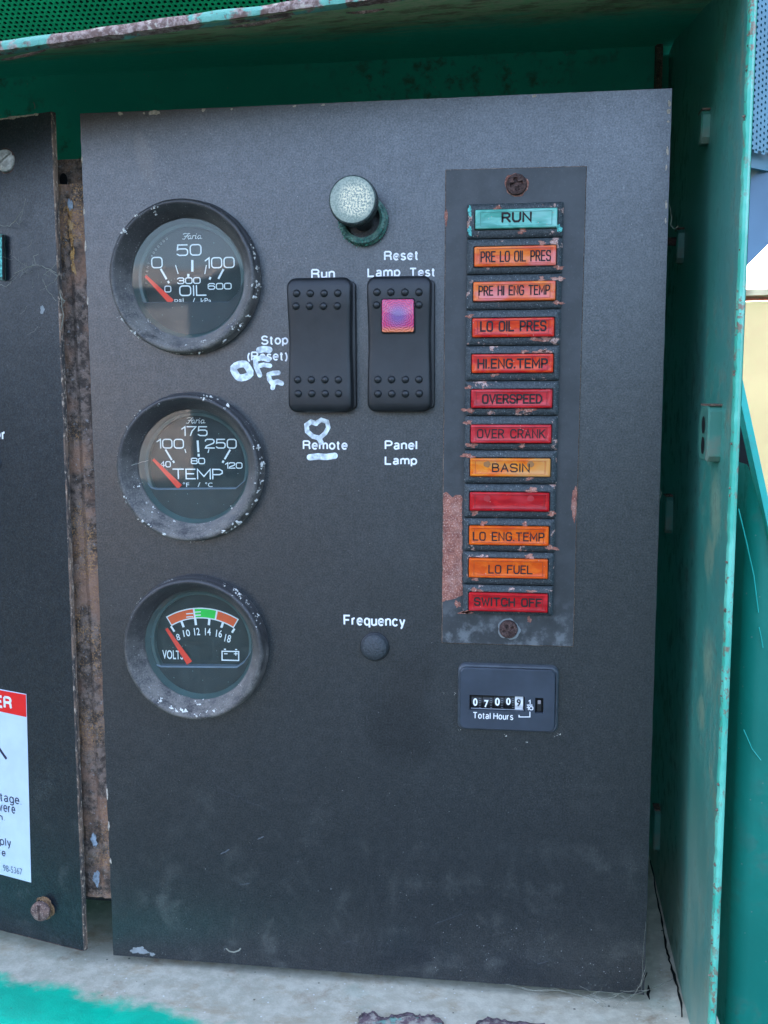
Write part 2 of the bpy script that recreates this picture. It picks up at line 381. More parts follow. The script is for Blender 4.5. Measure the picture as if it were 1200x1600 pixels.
def obj(name, g, mat, parent=None, smooth=40, org=None, kind=None, label=None):
    me = bpy.data.meshes.new(name)
    base = ploc(parent) if parent else Vector((0, 0, 0))
    o = bpy.data.objects.new(name, me)
    if org is not None: o.location = Vector(org)-base
    off = base + o.location
    me.from_pydata([tuple(p-off) for p in g.v], [], g.f)
    mats = mat if isinstance(mat, (list, tuple)) else [mat]
    for m in mats: me.materials.append(m)
    if len(mats) > 1:
        me.polygons.foreach_set('material_index', g.mi)
    me.validate(); me.update()
    import bmesh
    bm = bmesh.new(); bm.from_mesh(me); bmesh.ops.recalc_face_normals(bm, faces=bm.faces); bm.to_mesh(me); bm.free()
    if smooth:
        me.shade_smooth(); me.set_sharp_from_angle(angle=math.radians(smooth))
    COL.objects.link(o)
    if parent: o.parent = parent
    if kind: o['kind'] = kind
    if label: o['label'] = label
    return o
def thing(name, label, cat, loc=(0, 0, 0), group=None):
    o = bpy.data.objects.new(name, None); o.empty_display_size = .01; COL.objects.link(o); o.location = loc
    o['label'] = label; o['category'] = cat
    if group: o['group'] = group
    return o
def tag(o, label, cat, group=None):
    o['label'] = label; o['category'] = cat
    if group: o['group'] = group
    return o
def rr(x0, x1, z0, z1, r, y, n=8):
    "rounded rectangle loop in an XZ plane"
    P = []
    for cx, cz, a0 in ((x1-r, z1-r, 0), (x0+r, z1-r, 90), (x0+r, z0+r, 180), (x1-r, z0+r, 270)):
        for k in range(n+1):
            a = math.radians(a0+90*k/n); P.append(Vector((cx+r*math.cos(a), y, cz+r*math.sin(a))))
    return P
def rblock(g, x0, x1, z0, z1, yb, yf, r, bev):
    "rounded block standing on yb, front at yf (yf<yb), bevelled front edge"
    z0, z1 = min(z0, z1), max(z0, z1)
    L = [rr(x0, x1, z0, z1, r, yb), rr(x0, x1, z0, z1, r, yf+bev)]
    for a in (30, 60, 90):
        t = math.radians(a); i = bev*(1-math.cos(t)); L.append(rr(x0+i, x1-i, z0+i, z1-i, max(r-i, .0001), yf+bev*(1-math.sin(t))))
    return g.loft(L, False, True)
def plane_map(O, U, V, N):
    return lambda x, z, h=0.: O+U*x+V*z+N*h
# ---- printed text from the built-in font
def font2d(s, bold=.0, shear=0.):
    c = bpy.data.curves.new('t', 'FONT'); c.body = s; c.size = 1; c.offset = bold; c.shear = shear; c.resolution_u = 4
    o = bpy.data.objects.new('t', c); COL.objects.link(o)
    dg = bpy.context.evaluated_depsgraph_get(); me = o.evaluated_get(dg).to_mesh()
    v = [(p.co.x, p.co.y) for p in me.vertices]; f = [tuple(p.vertices) for p in me.polygons]
    o.evaluated_get(dg).to_mesh_clear(); COL.objects.unlink(o); bpy.data.objects.remove(o)
    x0 = min(a for a, b in v); x1 = max(a for a, b in v); y0 = min(b for a, b in v); y1 = max(b for a, b in v)
    return [((a-x0)/(x1-x0), (b-y0)/(y1-y0)) for a, b in v], f
def put_text(g, s, R, Y, bold=.0, shear=0.):
    X0, X1, Zt, Zb = R; v, f = font2d(s, bold, shear)
    return g.add([(X0+a*(X1-X0), Y, Zb+b*(Zt-Zb)) for a, b in v], f)
# ---- stroke lettering
def ro(w=1., r=.28):
    P = []
    for cx, cy, a0 in ((w-r, 1-r, 0), (r, 1-r, 90), (r, r, 180), (w-r, r, 270)):
        for k in range(5):
            a = math.radians(a0+22.5*k); P.append((cx+r*math.cos(a), cy+r*math.sin(a)))
    return P+[P[0]]
SF = {
 '0': (1, [ro()]), 'O': (1, [ro()]), '1': (.38, [[(.0, .72), (.38, 1), (.38, 0)]]),
 '2': (1, [[(0, .8), (.05, .93), (.22, 1), (.8, 1), (.97, .9), (1, .72), (.9, .55), (.1, .22), (0, 0), (1, 0)]]),
 '3': (1, [[(0, .85), (.2, 1), (.8, 1), (1, .8), (.92, .6), (.75, .53), (.3, .53)], [(.75, .53), (.95, .42), (1, .22), (.8, 0), (.2, 0), (0, .15)]]),
 '4': (1, [[(.75, 0), (.75, 1), (0, .28), (1, .28)]]),
 '5': (1, [[(.95, 1), (.08, 1), (.03, .55), (.2, .62), (.8, .62), (.97, .5), (1, .3), (.95, .1), (.8, 0), (.2, 0), (0, .12)]]),
 '6': (1, [[(.97, .88), (.8, 1), (.2, 1), (0, .8), (0, .2), (.2, 0), (.8, 0), (1, .2), (1, .4), (.8, .58), (.2, .58), (0, .42)]]),
 '7': (1, [[(0, 1), (1, 1), (.55, .5), (.35, 0)]]),
 '8': (1, [ro(1, .2)[:0]+[(.2, .53), (.03, .65), (.03, .88), (.2, 1), (.8, 1), (.97, .88), (.97, .65), (.8, .53), (.2, .53), (0, .4), (0, .13), (.2, 0), (.8, 0), (1, .13), (1, .4), (.8, .53)]]),
 '9': (1, [[(.03, .12), (.2, 0), (.8, 0), (1, .2), (1, .8), (.8, 1), (.2, 1), (0, .8), (0, .6), (.2, .42), (.8, .42), (1, .55)]]),
 'A': (1, [[(0, 0), (.5, 1), (1, 0)], [(.2, .36), (.8, .36)]]), 'B': (.9, [[(0, .52), (.6, .52), (.8, .62), (.85, .78), (.75, .95), (.55, 1), (0, 1), (0, 0), (.6, 0), (.85, .1), (.9, .28), (.8, .45), (.6, .52)]]),
 'C': (1, [[(1, .8), (.8, 1), (.25, 1), (0, .75), (0, .25), (.25, 0), (.8, 0), (1, .2)]]), 'D': (.95, [[(0, 0), (0, 1), (.55, 1), (.95, .7), (.95, .3), (.55, 0), (0, 0)]]),
 'E': (.85, [[(.85, 1), (0, 1), (0, 0), (.85, 0)], [(0, .52), (.72, .52)]]), 'F': (.85, [[(.85, 1), (0, 1), (0, 0)], [(0, .52), (.72, .52)]]),
 'G': (1, [[(1, .8), (.8, 1), (.25, 1), (0, .75), (0, .25), (.25, 0), (.8, 0), (1, .2), (1, .48), (.6, .48)]]), 'H': (.95, [[(0, 0), (0, 1)], [(.95, 0), (.95, 1)], [(0, .52), (.95, .52)]]),
 'I': (.06, [[(.03, 0), (.03, 1)]]), 'K': (.95, [[(0, 0), (0, 1)], [(.95, 1), (0, .42)], [(.3, .6), (.95, 0)]]), 'L': (.85, [[(0, 1), (0, 0), (.85, 0)]]),
 'M': (1.2, [[(0, 0), (0, 1), (.6, .25), (1.2, 1), (1.2, 0)]]), 'N': (.95, [[(0, 0), (0, 1), (.95, 0), (.95, 1)]]),
 'P': (.9, [[(0, 0), (0, 1), (.65, 1), (.9, .85), (.9, .6), (.65, .45), (0, .45)]]), 'R': (.95, [[(0, 0), (0, 1), (.65, 1), (.9, .85), (.9, .62), (.65, .48), (0, .48)], [(.5, .48), (.95, 0)]]),
 'S': (.95, [[(.95, .82), (.75, 1), (.2, 1), (0, .85), (0, .65), (.2, .53), (.75, .48), (.95, .36), (.95, .15), (.75, 0), (.2, 0), (0, .18)]]),
 'T': (1, [[(0, 1), (1, 1)], [(.5, 1), (.5, 0)]]), 'U': (.95, [[(0, 1), (0, .25), (.22, 0), (.73, 0), (.95, .25), (.95, 1)]]), 'V': (1, [[(0, 1), (.5, 0), (1, 1)]]),
 'W': (1.3, [[(0, 1), (.32, 0), (.65, .8), (.98, 0), (1.3, 1)]]), '.': (.1, [[(0, 0), (.05, .03)]]), '/': (.5, [[(0, 0), (.5, 1)]]), ' ': (.55, []),
}
def arc(cx, cy, rx, ry, a0, a1, n=12): return [(cx+rx*math.cos(math.radians(a0+(a1-a0)*k/n)), cy+ry*math.sin(math.radians(a0+(a1-a0)*k/n))) for k in range(n+1)]
# heavier grotesque lettering: heights in cap heights, x-height .73
HF = {
 'R': (.66, [[(0, 0), (0, 1)], [(0, 1), (.38, 1)]+arc(.38, .755, .24, .245, 90, -90)+[(0, .51)], [(.40, .51)]+arc(.42, .33, .18, .16, 80, 0, 5)+[(.61, .12), (.66, 0)]]),
 'P': (.62, [[(0, 0), (0, 1)], [(0, 1), (.36, 1)]+arc(.36, .73, .26, .27, 90, -90)+[(0, .46)]]), 'L': (.54, [[(0, 1), (0, 0), (.54, 0)]]), 'F': (.56, [[(.56, 1), (0, 1), (0, 0)], [(0, .52), (.48, .52)]]),
 'T': (.66, [[(0, 1), (.66, 1)], [(.33, 1), (.33, 0)]]), 'H': (.62, [[(0, 0), (0, 1)], [(.62, 0), (.62, 1)], [(0, .53), (.62, .53)]]),
 'S': (.62, [arc(.31, .75, .27, .25, 15, 250, 14)+arc(.31, .26, .30, .26, 62, -170, 16)]), 'E': (.56, [[(.56, 1), (0, 1), (0, 0), (.56, 0)], [(0, .52), (.5, .52)]]),
 'u': (.44, [[(0, .73), (0, .22)]+arc(.2, .2, .2, .2, 180, 300, 8)+[(.44, .16)], [(.44, .73), (.44, 0)]]), 'n': (.44, [[(0, 0), (0, .73)], [(0, .56)]+arc(.23, .5, .21, .23, 150, 0, 9)+[(.44, 0)]]),
 'm': (.76, [[(0, 0), (0, .73)], [(0, .56)]+arc(.2, .52, .18, .21, 150, 0, 8)+[(.38, 0)], [(.38, .54)]+arc(.58, .52, .18, .21, 150, 0, 8)+[(.76, 0)]]),
 'e': (.48, [[(0, .38), (.48, .38)]+arc(.24, .37, .24, .36, 0, 315, 18)]), 's': (.42, [arc(.21, .55, .18, .18, 20, 250, 12)+arc(.21, .18, .20, .18, 62, -165, 12)]),
 't': (.27, [[(.10, .95), (.10, .12)]+arc(.2, .12, .1, .12, 180, 290, 5), [(-.02, .71), (.25, .71)]]), 'a': (.46, [arc(.22, .56, .19, .17, 165, 0, 9)+[(.41, .1), (.46, 0)], [(.41, .42), (.2, .37)]+arc(.17, .19, .17, .19, 90, 300, 9)+[(.41, .16)]]),
 'p': (.48, [[(0, .73), (0, -.27)], arc(.24, .37, .24, .36, 0, 360, 20)]), 'q': (.48, [[(.48, .73), (.48, -.27)], arc(.24, .37, .24, .36, 0, 360, 20)]), 'o': (.5, [arc(.25, .37, .25, .36, 0, 360, 22)]),
 'l': (.0, [[(0, 0), (0, 1)]]), 'r': (.27, [[(0, 0), (0, .73)], [(0, .5)]+arc(.22, .5, .2, .22, 165, 85, 6)]), 'c': (.46, [arc(.24, .37, .24, .36, 35, 325, 18)]),
 'y': (.46, [[(0, .73), (.24, .03)], [(.46, .73), (.2, -.15)]+arc(.08, -.12, .11, .14, -20, -90, 4)]), '(': (.2, [arc(.42, .37, .36, .66, 125, 235, 10)]), ')': (.2, [arc(-.2, .37, .36, .66, 55, -55, 10)]),
 'g': (.48, [[(.48, .73), (.48, -.1)]+arc(.24, -.08, .24, .2, 0, -150, 8), arc(.24, .37, .24, .36, 0, 360, 20)]), 'v': (.44, [[(0, .73), (.22, 0), (.44, .73)]]), '.': (.02, [[(0, 0), (0, .06)]]), ' ': (.12, []),
}
def grot(s, w=.17, gap=.25):
    "strokes -> list of (points) and width, laid from x=0, cap height 1 (ink box normalised by the caller)"
    x = w/2; out = []
    for c in s:
        a, ls = HF[c]; out += [[(x+px, w/2+py*(1-w)) for px, py in l] for l in ls]; x += a+gap
    return out, x-gap+w/2
def put_grot(g, s, R, Y, w=.168, gap=.25, m=None):
    "R is the ink box of the whole word"
    ls, tw = grot(s, w, gap); X0, X1, Zt, Zb = R
    top = 1.0 if any(c in 'RPLFTHSEltd()k' for c in s) else .78; bot = -.27*(1-w) if any(c in 'pqyg(' for c in s) else 0
    kx = (X1-X0)/tw; kz = (Zt-Zb)/(top-bot)
    # horizontal and vertical scale differ slightly: stroke width follows the mean
    for l in ls: ribbon(g, [(X0+px*kx, Zb+(pz-bot)*kz) for px, pz in l], w*(kx+kz)/2, Y, False, m)
    return g
zi = [0]
def ribbon(g, pts, w, Y, cap=True, m=None):
    "flat stroke of width w; pts are (X, Z)"
    zi[0] = (zi[0]+1) % 13; Y = Y-zi[0]*4e-6
    P = [Vector(p) for p in pts]
    P = [p for i, p in enumerate(P) if i == 0 or (p-P[i-1]).length > 1e-7]
    if len(P) < 2: return g
    L = []; R_ = []
    for i, p in enumerate(P):
        a = (p-P[i-1]).normalized() if i else None; b = (P[i+1]-p).normalized() if i < len(P)-1 else None
        if (P[0]-P[-1]).length < 1e-7:
            if a is None: a = (P[-1]-P[-2]).normalized()
            if b is None: b = (P[1]-P[0]).normalized()
        t = ((a or b)+(b or a))
        t = t.normalized() if t.length > 1e-3 else (a or b)
        nn = Vector((-t.y, t.x)); k = 1.
        if a and b: k = min(1/max(abs(nn.dot(Vector((-a.y, a.x)))), .45), 2.)
        L.append(p+nn*w/2*k); R_.append(p-nn*w/2*k)
    mp = m or (lambda x, z: Vector((x, Y, z)))
    n = len(P)
    if m: mp = lambda x, z: m(x, z, zi[0]*4e-6)
    g.add([mp(*p) for p in L+R_], [(i, i+1, n+i+1, n+i) for i in range(n-1)])
    if cap and (P[0]-P[-1]).length > 1e-7:
        for e, q in ((0, 1), (-1, -2)):
            d = (P[e]-P[q]).normalized(); nn = Vector((-d.y, d.x))
            g.add([mp(*(P[e]+nn*w/2*math.cos(a)+d*w/2*math.sin(a))) for a in [math.pi*k/6 for k in range(7)]], [tuple(range(7))])
    return g
def stroke_text(g, s, R, Y, w, gap=.28, slant=0.):
    X0, X1, Zt, Zb = R; tot = sum(SF[c][0] for c in s)+gap*(len(s)-1)
    X0 += w/2; X1 -= w/2; Zt -= w/2; Zb += w/2
    k = (X1-X0)/tot; x = X0
    for c in s:
        a, ls = SF[c]
        for l in ls: ribbon(g, [(x+px*k+slant*pz*(Zt-Zb), Zb+pz*(Zt-Zb)) for px, pz in l], w, Y, cap=True)
        x += (a+gap)*k
    return g
PX = .000259         # one photograph pixel on the panel, in metres
def blob(g, cx, cz, rx, rz, Y, seed, jag=.35, n=26, m=None, rot=0.):
    r0 = random.Random(seed); P = []
    ph = [r0.uniform(0, 6.28) for _ in range(6)]
    for i in range(n):
        a = 2*math.pi*i/n
        k = 1+jag*(.5*math.sin(2*a+ph[0])+.4*math.sin(3*a+ph[1])+.35*math.sin(5*a+ph[2])+.3*math.sin(9*a+ph[3])+.2*r0.uniform(-1, 1))
        x, z = rx*k*math.cos(a), rz*k*math.sin(a)
        x, z = x*math.cos(rot)-z*math.sin(rot), x*math.sin(rot)+z*math.cos(rot)
        P.append(m(cx+x, cz+z) if m else Vector((cx+x, Y, cz+z)))
    c = m(cx, cz) if m else Vector((cx, Y, cz))
    return g.add([c]+P, [(0, i+1, (i+1) % n+1) for i in range(n)])
def crumb(g, p, r, r0):
    "one rough grain"
    V = []
    for d in ((1, 0, 0), (-1, 0, 0), (0, 1, 0), (0, -1, 0), (0, 0, 1), (0, 0, -1)):
        V.append(Vector(p)+Vector(d)*r*r0.uniform(.5, 1.3)+Vector((r0.uniform(-.3, .3), r0.uniform(-.3, .3), r0.uniform(-.3, .3)))*r)
    g.add(V, [(0, 2, 4), (2, 1, 4), (1, 3, 4), (3, 0, 4), (2, 0, 5), (1, 2, 5), (3, 1, 5), (0, 3, 5)])

# ================================================================== THE PLACE AROUND
gz = -1.5
g = G()
R0 = 120
g.add([(-R0, -R0, gz), (R0, -R0, gz), (R0, R0, gz), (-R0, R0, gz)], [(0, 1, 2, 3)])
b = NB('gravel_yard'); c = b.mix(b.ramp(b.noise(.8, 6, .7), .4, .6), (.008, .014, .016, 1), (.014, .023, .026, 1))
c = b.mix(b.ramp(b.noise(40, 4, .7), .45, .65), c, (.022, .030, .032, 1)); b.bump(b.noise(30, 4), .02)
obj('ground', g, b.done(c, .95, .2), None, 0, kind='structure')

# shed far across the yard, mirrored in the oil gauge glass
sh = thing('garden_shed', 'long low shed of pinkish grey boards across the yard, mirrored in the top gauge glass', 'shed', (-9.4, -14, gz))
g = G(); g.box(-10, -4.7, -18, -14, gz, 1.55); obj('wall', g, M['shed'], sh, 0)
for k in range(9):
    g = G(); z = gz+.05+k*.335; g.box(-10.02, -4.68, -13.995, -13.97, z, z+.31); obj('board', g, M['shed'], sh, 0)
g = G(); g.prism([(-10.4, -13.6, 1.5), (-4.3, -13.6, 1.5), (-4.3, -16, 2.1), (-10.4, -16, 2.1)], (0, 0, 1), .08)
g.prism([(-10.4, -18.4, 1.5), (-4.3, -18.4, 1.5), (-4.3, -16, 2.1), (-10.4, -16, 2.1)], (0, 0, 1), .08); obj('roof', g, M['shed'], sh, 0)

# dense trees beyond the yard, only seen mirrored in glass and paint
g = G(); L = []
for j in range(13):
    row = []
    for i in range(161):
        a = math.radians(180+(-100+200*i/160)); R_ = 24+3*mnoise.noise(Vector((i*.35, j*.5, 0)))+1.5*mnoise.noise(Vector((i*1.3, j*1.4, 2)))
        hh = 2.7+1.0*mnoise.noise(Vector((i*.12, 0, 5)))+.5*mnoise.noise(Vector((i*.6, 0, 9)))
        t = j/12; row.append(Vector((R_*math.sin(a)*1.0, R_*math.cos(a)+t*-1.2, gz+(hh-gz)*math.sin(t*math.pi/2))))
    L.append(row)
g.loft(L, False, False, False); tl_ = obj('tree_line', g, mat_plain('dark_foliage', (.014, .032, .026, 1), .8, .3, 0, .5, 2.5, .05), None, 0, kind='stuff'); tag(tl_, 'dark green line of trees beyond the yard, mirrored in the gauge glasses', 'trees')

# cream wall outside at the right
cw = thing('garden_wall', 'sunlit cream rendered wall with a red brown top, seen past the right edge of the green housing', 'wall', (1.4, 3.0, gz))
tx = Vector((.97, -.24, 0)).normalized()       # runs towards the viewer to the right, so its face looks left towards the sun
P0 = Vector((.35, 3.9, 0)); P1 = P0+tx*4.4
nw = Vector((-.24, -.97, 0))
g = G(); g.prism([P0+Vector((0, 0, gz)), P1+Vector((0, 0, gz)), P1+Vector((0, 0, .24)), P0+Vector((0, 0, .24))], nw, .2); obj('wall_face', g, M['cream'], cw, 0)
g = G(); g.prism([P0+nw*.03+Vector((0, 0, .262)), P1+nw*.03+Vector((0, 0, .262)), P1+nw*.03+Vector((0, 0, .285)), P0+nw*.03+Vector((0, 0, .285))], nw, .26); obj('coping', g, M['coping'], cw, 0)

# ================================================================== GENERATOR HOUSING
YF = -.057                                    # front edge of the housing
YB = .15
hs = thing('generator_housing', 'green painted steel housing with rusty top lip, dusty ledge and turquoise edged right side', 'housing', (0, .05, -.37))
# right side sheet (leans out a little towards the back)
WT = Vector(at(1172, 0, YF)); WB = Vector(at(1108.5, 1600, YF))
def wallx(y, z):
    t = (z-WT.z)/(WB.z-WT.z); xf = WT.x+(WB.x-WT.x)*t
    return xf+(y-YF)*.026
TH = .0026
g = G(); N1, N2 = 40, 90; L = []
for i in range(N1+1):
    y = YF+.0012+(YB-YF)*i/N1
    L.append([Vector((wallx(y, z)+.0007*mnoise.noise(Vector((y*25, z*14, 3)))*min(1, i/3), y, z)) for z in [.06-.48*k/N2 for k in range(N2+1)]])
f = []; n = N2+1
for i in range(N1):
    for k in range(N2): f.append((i*n+k, i*n+k+1, (i+1)*n+k+1, (i+1)*n+k))
g.add([p for l in L for p in l], f)
L2 = [[p+Vector((TH, 0, 0)) for p in L[0]], [p+Vector((TH, 0, 0)) for p in L[-1]]]
g.add(L2[0]+L2[1], [(k, k+1, n+k+1, n+k) for k in range(n-1)])
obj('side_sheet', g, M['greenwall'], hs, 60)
# raw front edge of the side sheet: bright paint, nibbled
g = G(); L = []
r0 = random.Random(3)
for k in range(241):
    z = .06-.48*k/240; x = wallx(YF, z)
    j = .00045*mnoise.noise(Vector((z*260, 0, 1)))+.0003*mnoise.noise(Vector((z*900, 2, 1)))
    wd = .0025
    L.append([Vector((x-.0003+j, YF+.0016, z)), Vector((x+.0003+j, YF, z)), Vector((x+wd-.0012, YF-.0002, z)), Vector((x+wd, YF+.0012, z)), Vector((x+wd, YF+.006, z)), Vector((x+.001, YF+.006, z))])
g.loft(L, True, True); 
b = NB('nibbled_turquoise_edge'); x, y, z = b.xyz(); nn = b.noise(350, 5, .7); vv = b.noise(900, 4, .7)
wear = b.math('MULTIPLY', b.ramp(nn, .52, .60), b.ramp(b.noise(45, 3), .46, .56))
c = b.mix(wear, b.mix(b.ramp(b.noise(60, 3), .4, .6), (.05, .44, .31, 1), (.14, .58, .43, 1)), (.22, .15, .10, 1)); b.bump(nn, .0004, .6)
obj('side_edge', g, b.done(c, .4, .5), hs, 50)
g = G()
for k in range(46):       # rust scabs along the inner arris
    z = .04-.44*r0.random()**.9; x = wallx(YF, z)
    crumb(g, (x+.0000, YF+.0009, z), r0.uniform(.0003, .0008), r0)
obj('rust_scab', g, M['rustedge'], hs, 0, kind='stuff')

# ceiling: curved up from the lip, then back wall
LA = at(-120, 97, YF); LB = at(1178, -82, YF)
def lipz(x): return LA.z+(LB.z-LA.z)*(x-LA.x)/(LB.x-LA.x)
XL = -.30
g = G(); L = []
for i, (yy, dz) in enumerate(((YF, .0), (YF+.004, .0008), (YF+.02, .006), (YF+.06, .017), (YF+.11, .03), (YB, .052))):
    L.append([Vector((x, yy, (lipz(x)*(1-i/5)+.012*i/5)+dz+.0006*mnoise.noise(Vector((x*20, yy*20, 0))))) for x in [XL+(.262-XL)*k/60 for k in range(61)]])
g.loft(L, False, False, False)
b = NB('stained_green_ceiling'); x, y, z = b.xyz(); n1 = b.noise(34, 6, .7, b.mapping((.5, 1, 1)), .6); n2 = b.noise(220, 4, .7)
c = b.mix(b.ramp(n2, .35, .7), (.03, .60, .42, 1), (.05, .68, .48, 1))
lipd = b.math('ADD', y, b.math('MULTIPLY', n1, -.16))
st = b.ramp(lipd, -.055, -.135)
c = b.mix(b.math('MULTIPLY', st, .85), c, b.mix(b.ramp(n2, .4, .6), (.40, .50, .20, 1), (.62, .52, .28, 1)))
c = b.mix(b.math('MULTIPLY', b.math('MULTIPLY', st, b.ramp(b.noise(60, 5, .7), .48, .62)), .8), c, (.22, .14, .07, 1))
b.bump(n2, .0004, .6)
obj('ceiling_sheet', g, b.done(c, .55, .4), hs, 60)
g = G(); L = []
for k in range(301):      # the folded lip with its torn raw edge
    x = XL+(.262-XL)*k/300; z = lipz(x)
    j = .00035*mnoise.noise(Vector((x*130, 0, 5)))+.0003*mnoise.noise(Vector((x*500, 0, 9))); h = .0034+.0007*mnoise.noise(Vector((x*60, 3, 0)))
    L.append([Vector((x, YF+.003, z-.0003+j)), Vector((x, YF-.0004, z+.0002+j)), Vector((x, YF-.0009, z+h*.5+j)), Vector((x, YF, z+h)), Vector((x, YF+.006, z+h+.0008)), Vector((x, YF+.006, z+.0022))])
g.loft(L, True, True); obj('top_lip', g, M['chipped'], hs, 50)
g = G()                    # strip of paint peeled back below the lip
for a, c_ in (((350, 42), (455, 24)), ((540, 18), (600, 12)), ((0, 92), (70, 76))):
    n = 16; L = []
    for k in range(n+1):
        px = a[0]+(c_[0]-a[0])*k/n; py = a[1]+(c_[1]-a[1])*k/n
        wv = math.sin(math.pi*k/n); P = at(px, py+1, YF+.001); q = .0004*wv*(1+.5*mnoise.noise(Vector((px*.05, 0, 0))))
        L.append([P+Vector((0, 0, 0)), P+Vector((0, .0004, -q)), P+Vector((0, .0012, -q*1.7))])
    g = G(); g.loft(L, False, False, False); obj('peeling_paint', g, M['rustedge'], hs, 60)
g = G(); g.box(XL, .27, YB, YB+.003, -.42, .075); obj('back_sheet', g, M['green'], hs, 0)
g = G(); P = Vector((.2485, YB-.012, 0)); g.box(.2475, .2505, YB-.009, YB-.0005, -.05, .07); obj('corner_weld', g, M['rustedge'], hs, 0)
g = G(); g.box(-1.9, .262, .24, 1.3, gz, .85); obj('unseen_machine_body', g, M['green'], hs, 0)  # unseen bulk of the machine, sized to shade the ground in front
g = G(); g.box(-1.9, .262, -.045, .235, gz, -.4405); obj('lower_body', g, M['turq'], hs, 0)
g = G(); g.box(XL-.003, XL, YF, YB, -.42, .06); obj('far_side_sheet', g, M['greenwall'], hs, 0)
# ledge, gently rolled over at the front
ZL = -.3715
g = G(); L = []
ys = [YB]+[YB-(YB+.04)*k/30 for k in range(1, 31)]
for yy in ys:
    L.append([Vector((x, yy, ZL+.0010*mnoise.noise(Vector((x*16, yy*22, 0)))+(.004*max(0, (x-.225)/.03)**2 if x > .225 else 0))) for x in [XL+(.262-XL)*k/140 for k in range(141)]])
for a in range(1, 7):
    t = math.radians(15*a); yy = -.04-.012*math.sin(t); zz = ZL-.012*(1-math.cos(t))
    L.append([Vector((x, yy, zz)) for x in [XL+(.262-XL)*k/140 for k in range(141)]])
L.append([Vector((x, -.052, -.44)) for x in [XL+(.262-XL)*k/140 for k in range(141)]])
g.loft(L, False, False, False); obj('ledge', g, M['ledge'], hs, 70)
# caulk seam + cracks where ledge meets the side sheet
g = G(); r0 = random.Random(12)
pts = [(1012, 1345), (1021, 1395), (1029, 1440), (1036, 1480), (1041, 1500), (1050, 1530), (1057, 1555), (1063, 1600)]
pp = []
for i in range(len(pts)-1):
    for k in range(4):
        t = k/4; pp.append(onz(pts[i][0]*(1-t)+pts[i+1][0]*t+5+r0.uniform(-1.2, 1.2), pts[i][1]*(1-t)+pts[i+1][1]*t, ZL+.004))
g.tube(pp, [r0.uniform(.0002, .0007) for _ in pp], 5); obj('seam_crack', g, M['black'], hs, 0)
for seq in (((1018, 1458), (1013, 1462), (1009, 1463)), ((1007, 1478), (1006, 1490), (1005, 1497)), ((1011, 1520), (1008, 1524), (1005, 1532)), ((1013, 1540), (1014, 1548), (1012, 1553), (1015, 1562))):
    g = G(); g.tube([onz(a, c_, ZL+.0008) for a, c_ in seq], [.0003]+[.0007]*(len(seq)-2)+[.0002], 5); obj('paint_crack', g, M['black'], hs, 0)
# peeled paint patches at the very bottom of the picture
for poly, sd_ in (([(557, 1612), (562, 1590), (568, 1583), (575, 1586), (584, 1581), (590, 1588), (600, 1592), (612, 1588), (625, 1586), (640, 1583), (652, 1588), (664, 1589), (676, 1586), (688, 1594), (694, 1600), (700, 1612)], 1),
                  ([(738, 1614), (745, 1598), (756, 1593), (770, 1592), (784, 1595), (800, 1597), (822, 1598), (850, 1602), (862, 1614)], 2)):
    r0 = random.Random(sd_); D = []
    for i in range(len(poly)-1):
        for k in range(4):
            t = k/4; D.append((poly[i][0]*(1-t)+poly[i+1][0]*t+r0.uniform(-1.3, 1.3), poly[i][1]*(1-t)+poly[i+1][1]*t+r0.uniform(-1.3, 1.3)))
    top = [onz(px, py, ZL+.0012) for px, py in D]; cx_ = sum(p.x for p in top)/len(top)
    g = G(); g.add(top+[onz(D[-1][0], 1625, ZL+.0012), onz(D[0][0], 1625, ZL+.0012)], [tuple(t) for t in tessellate_polygon([[Vector((p.x, p.y, 0)) for p in top+[onz(D[-1][0], 1625, ZL), onz(D[0][0], 1625, ZL)]]])])
    b = NB('bare_patch_layers'); n = b.noise(230, 5, .7); n2 = b.noise(90, 4, .6)
    c = b.mix(b.ramp(n, .42, .58), (.16, .11, .12, 1), (.42, .38, .32, 1)); c = b.mix(b.ramp(n2, .5, .56), c, (.20, .36, .30, 1)); b.bump(n, .0008, 1)
    obj('bare_patch', g, b.done(c, .7, .4), hs, 0)
    g = G(); L = []
    for i, p in enumerate(top):
        hgt = .0006+.0011*max(0, mnoise.noise(Vector((i*.45, sd_, 0))))*1.6; ww = .0010+.0022*abs(mnoise.noise(Vector((i*.3, sd_, 7))))
        L.append([p+Vector((0, .0004, .0002)), p+Vector((0, .0001, hgt*.7)), p+Vector((0, -ww*.6, hgt)), p+Vector((0, -ww, hgt*.55))])
    g.loft(L, False, False, False); obj('paint_flake', g, M['flake'], hs, 25)
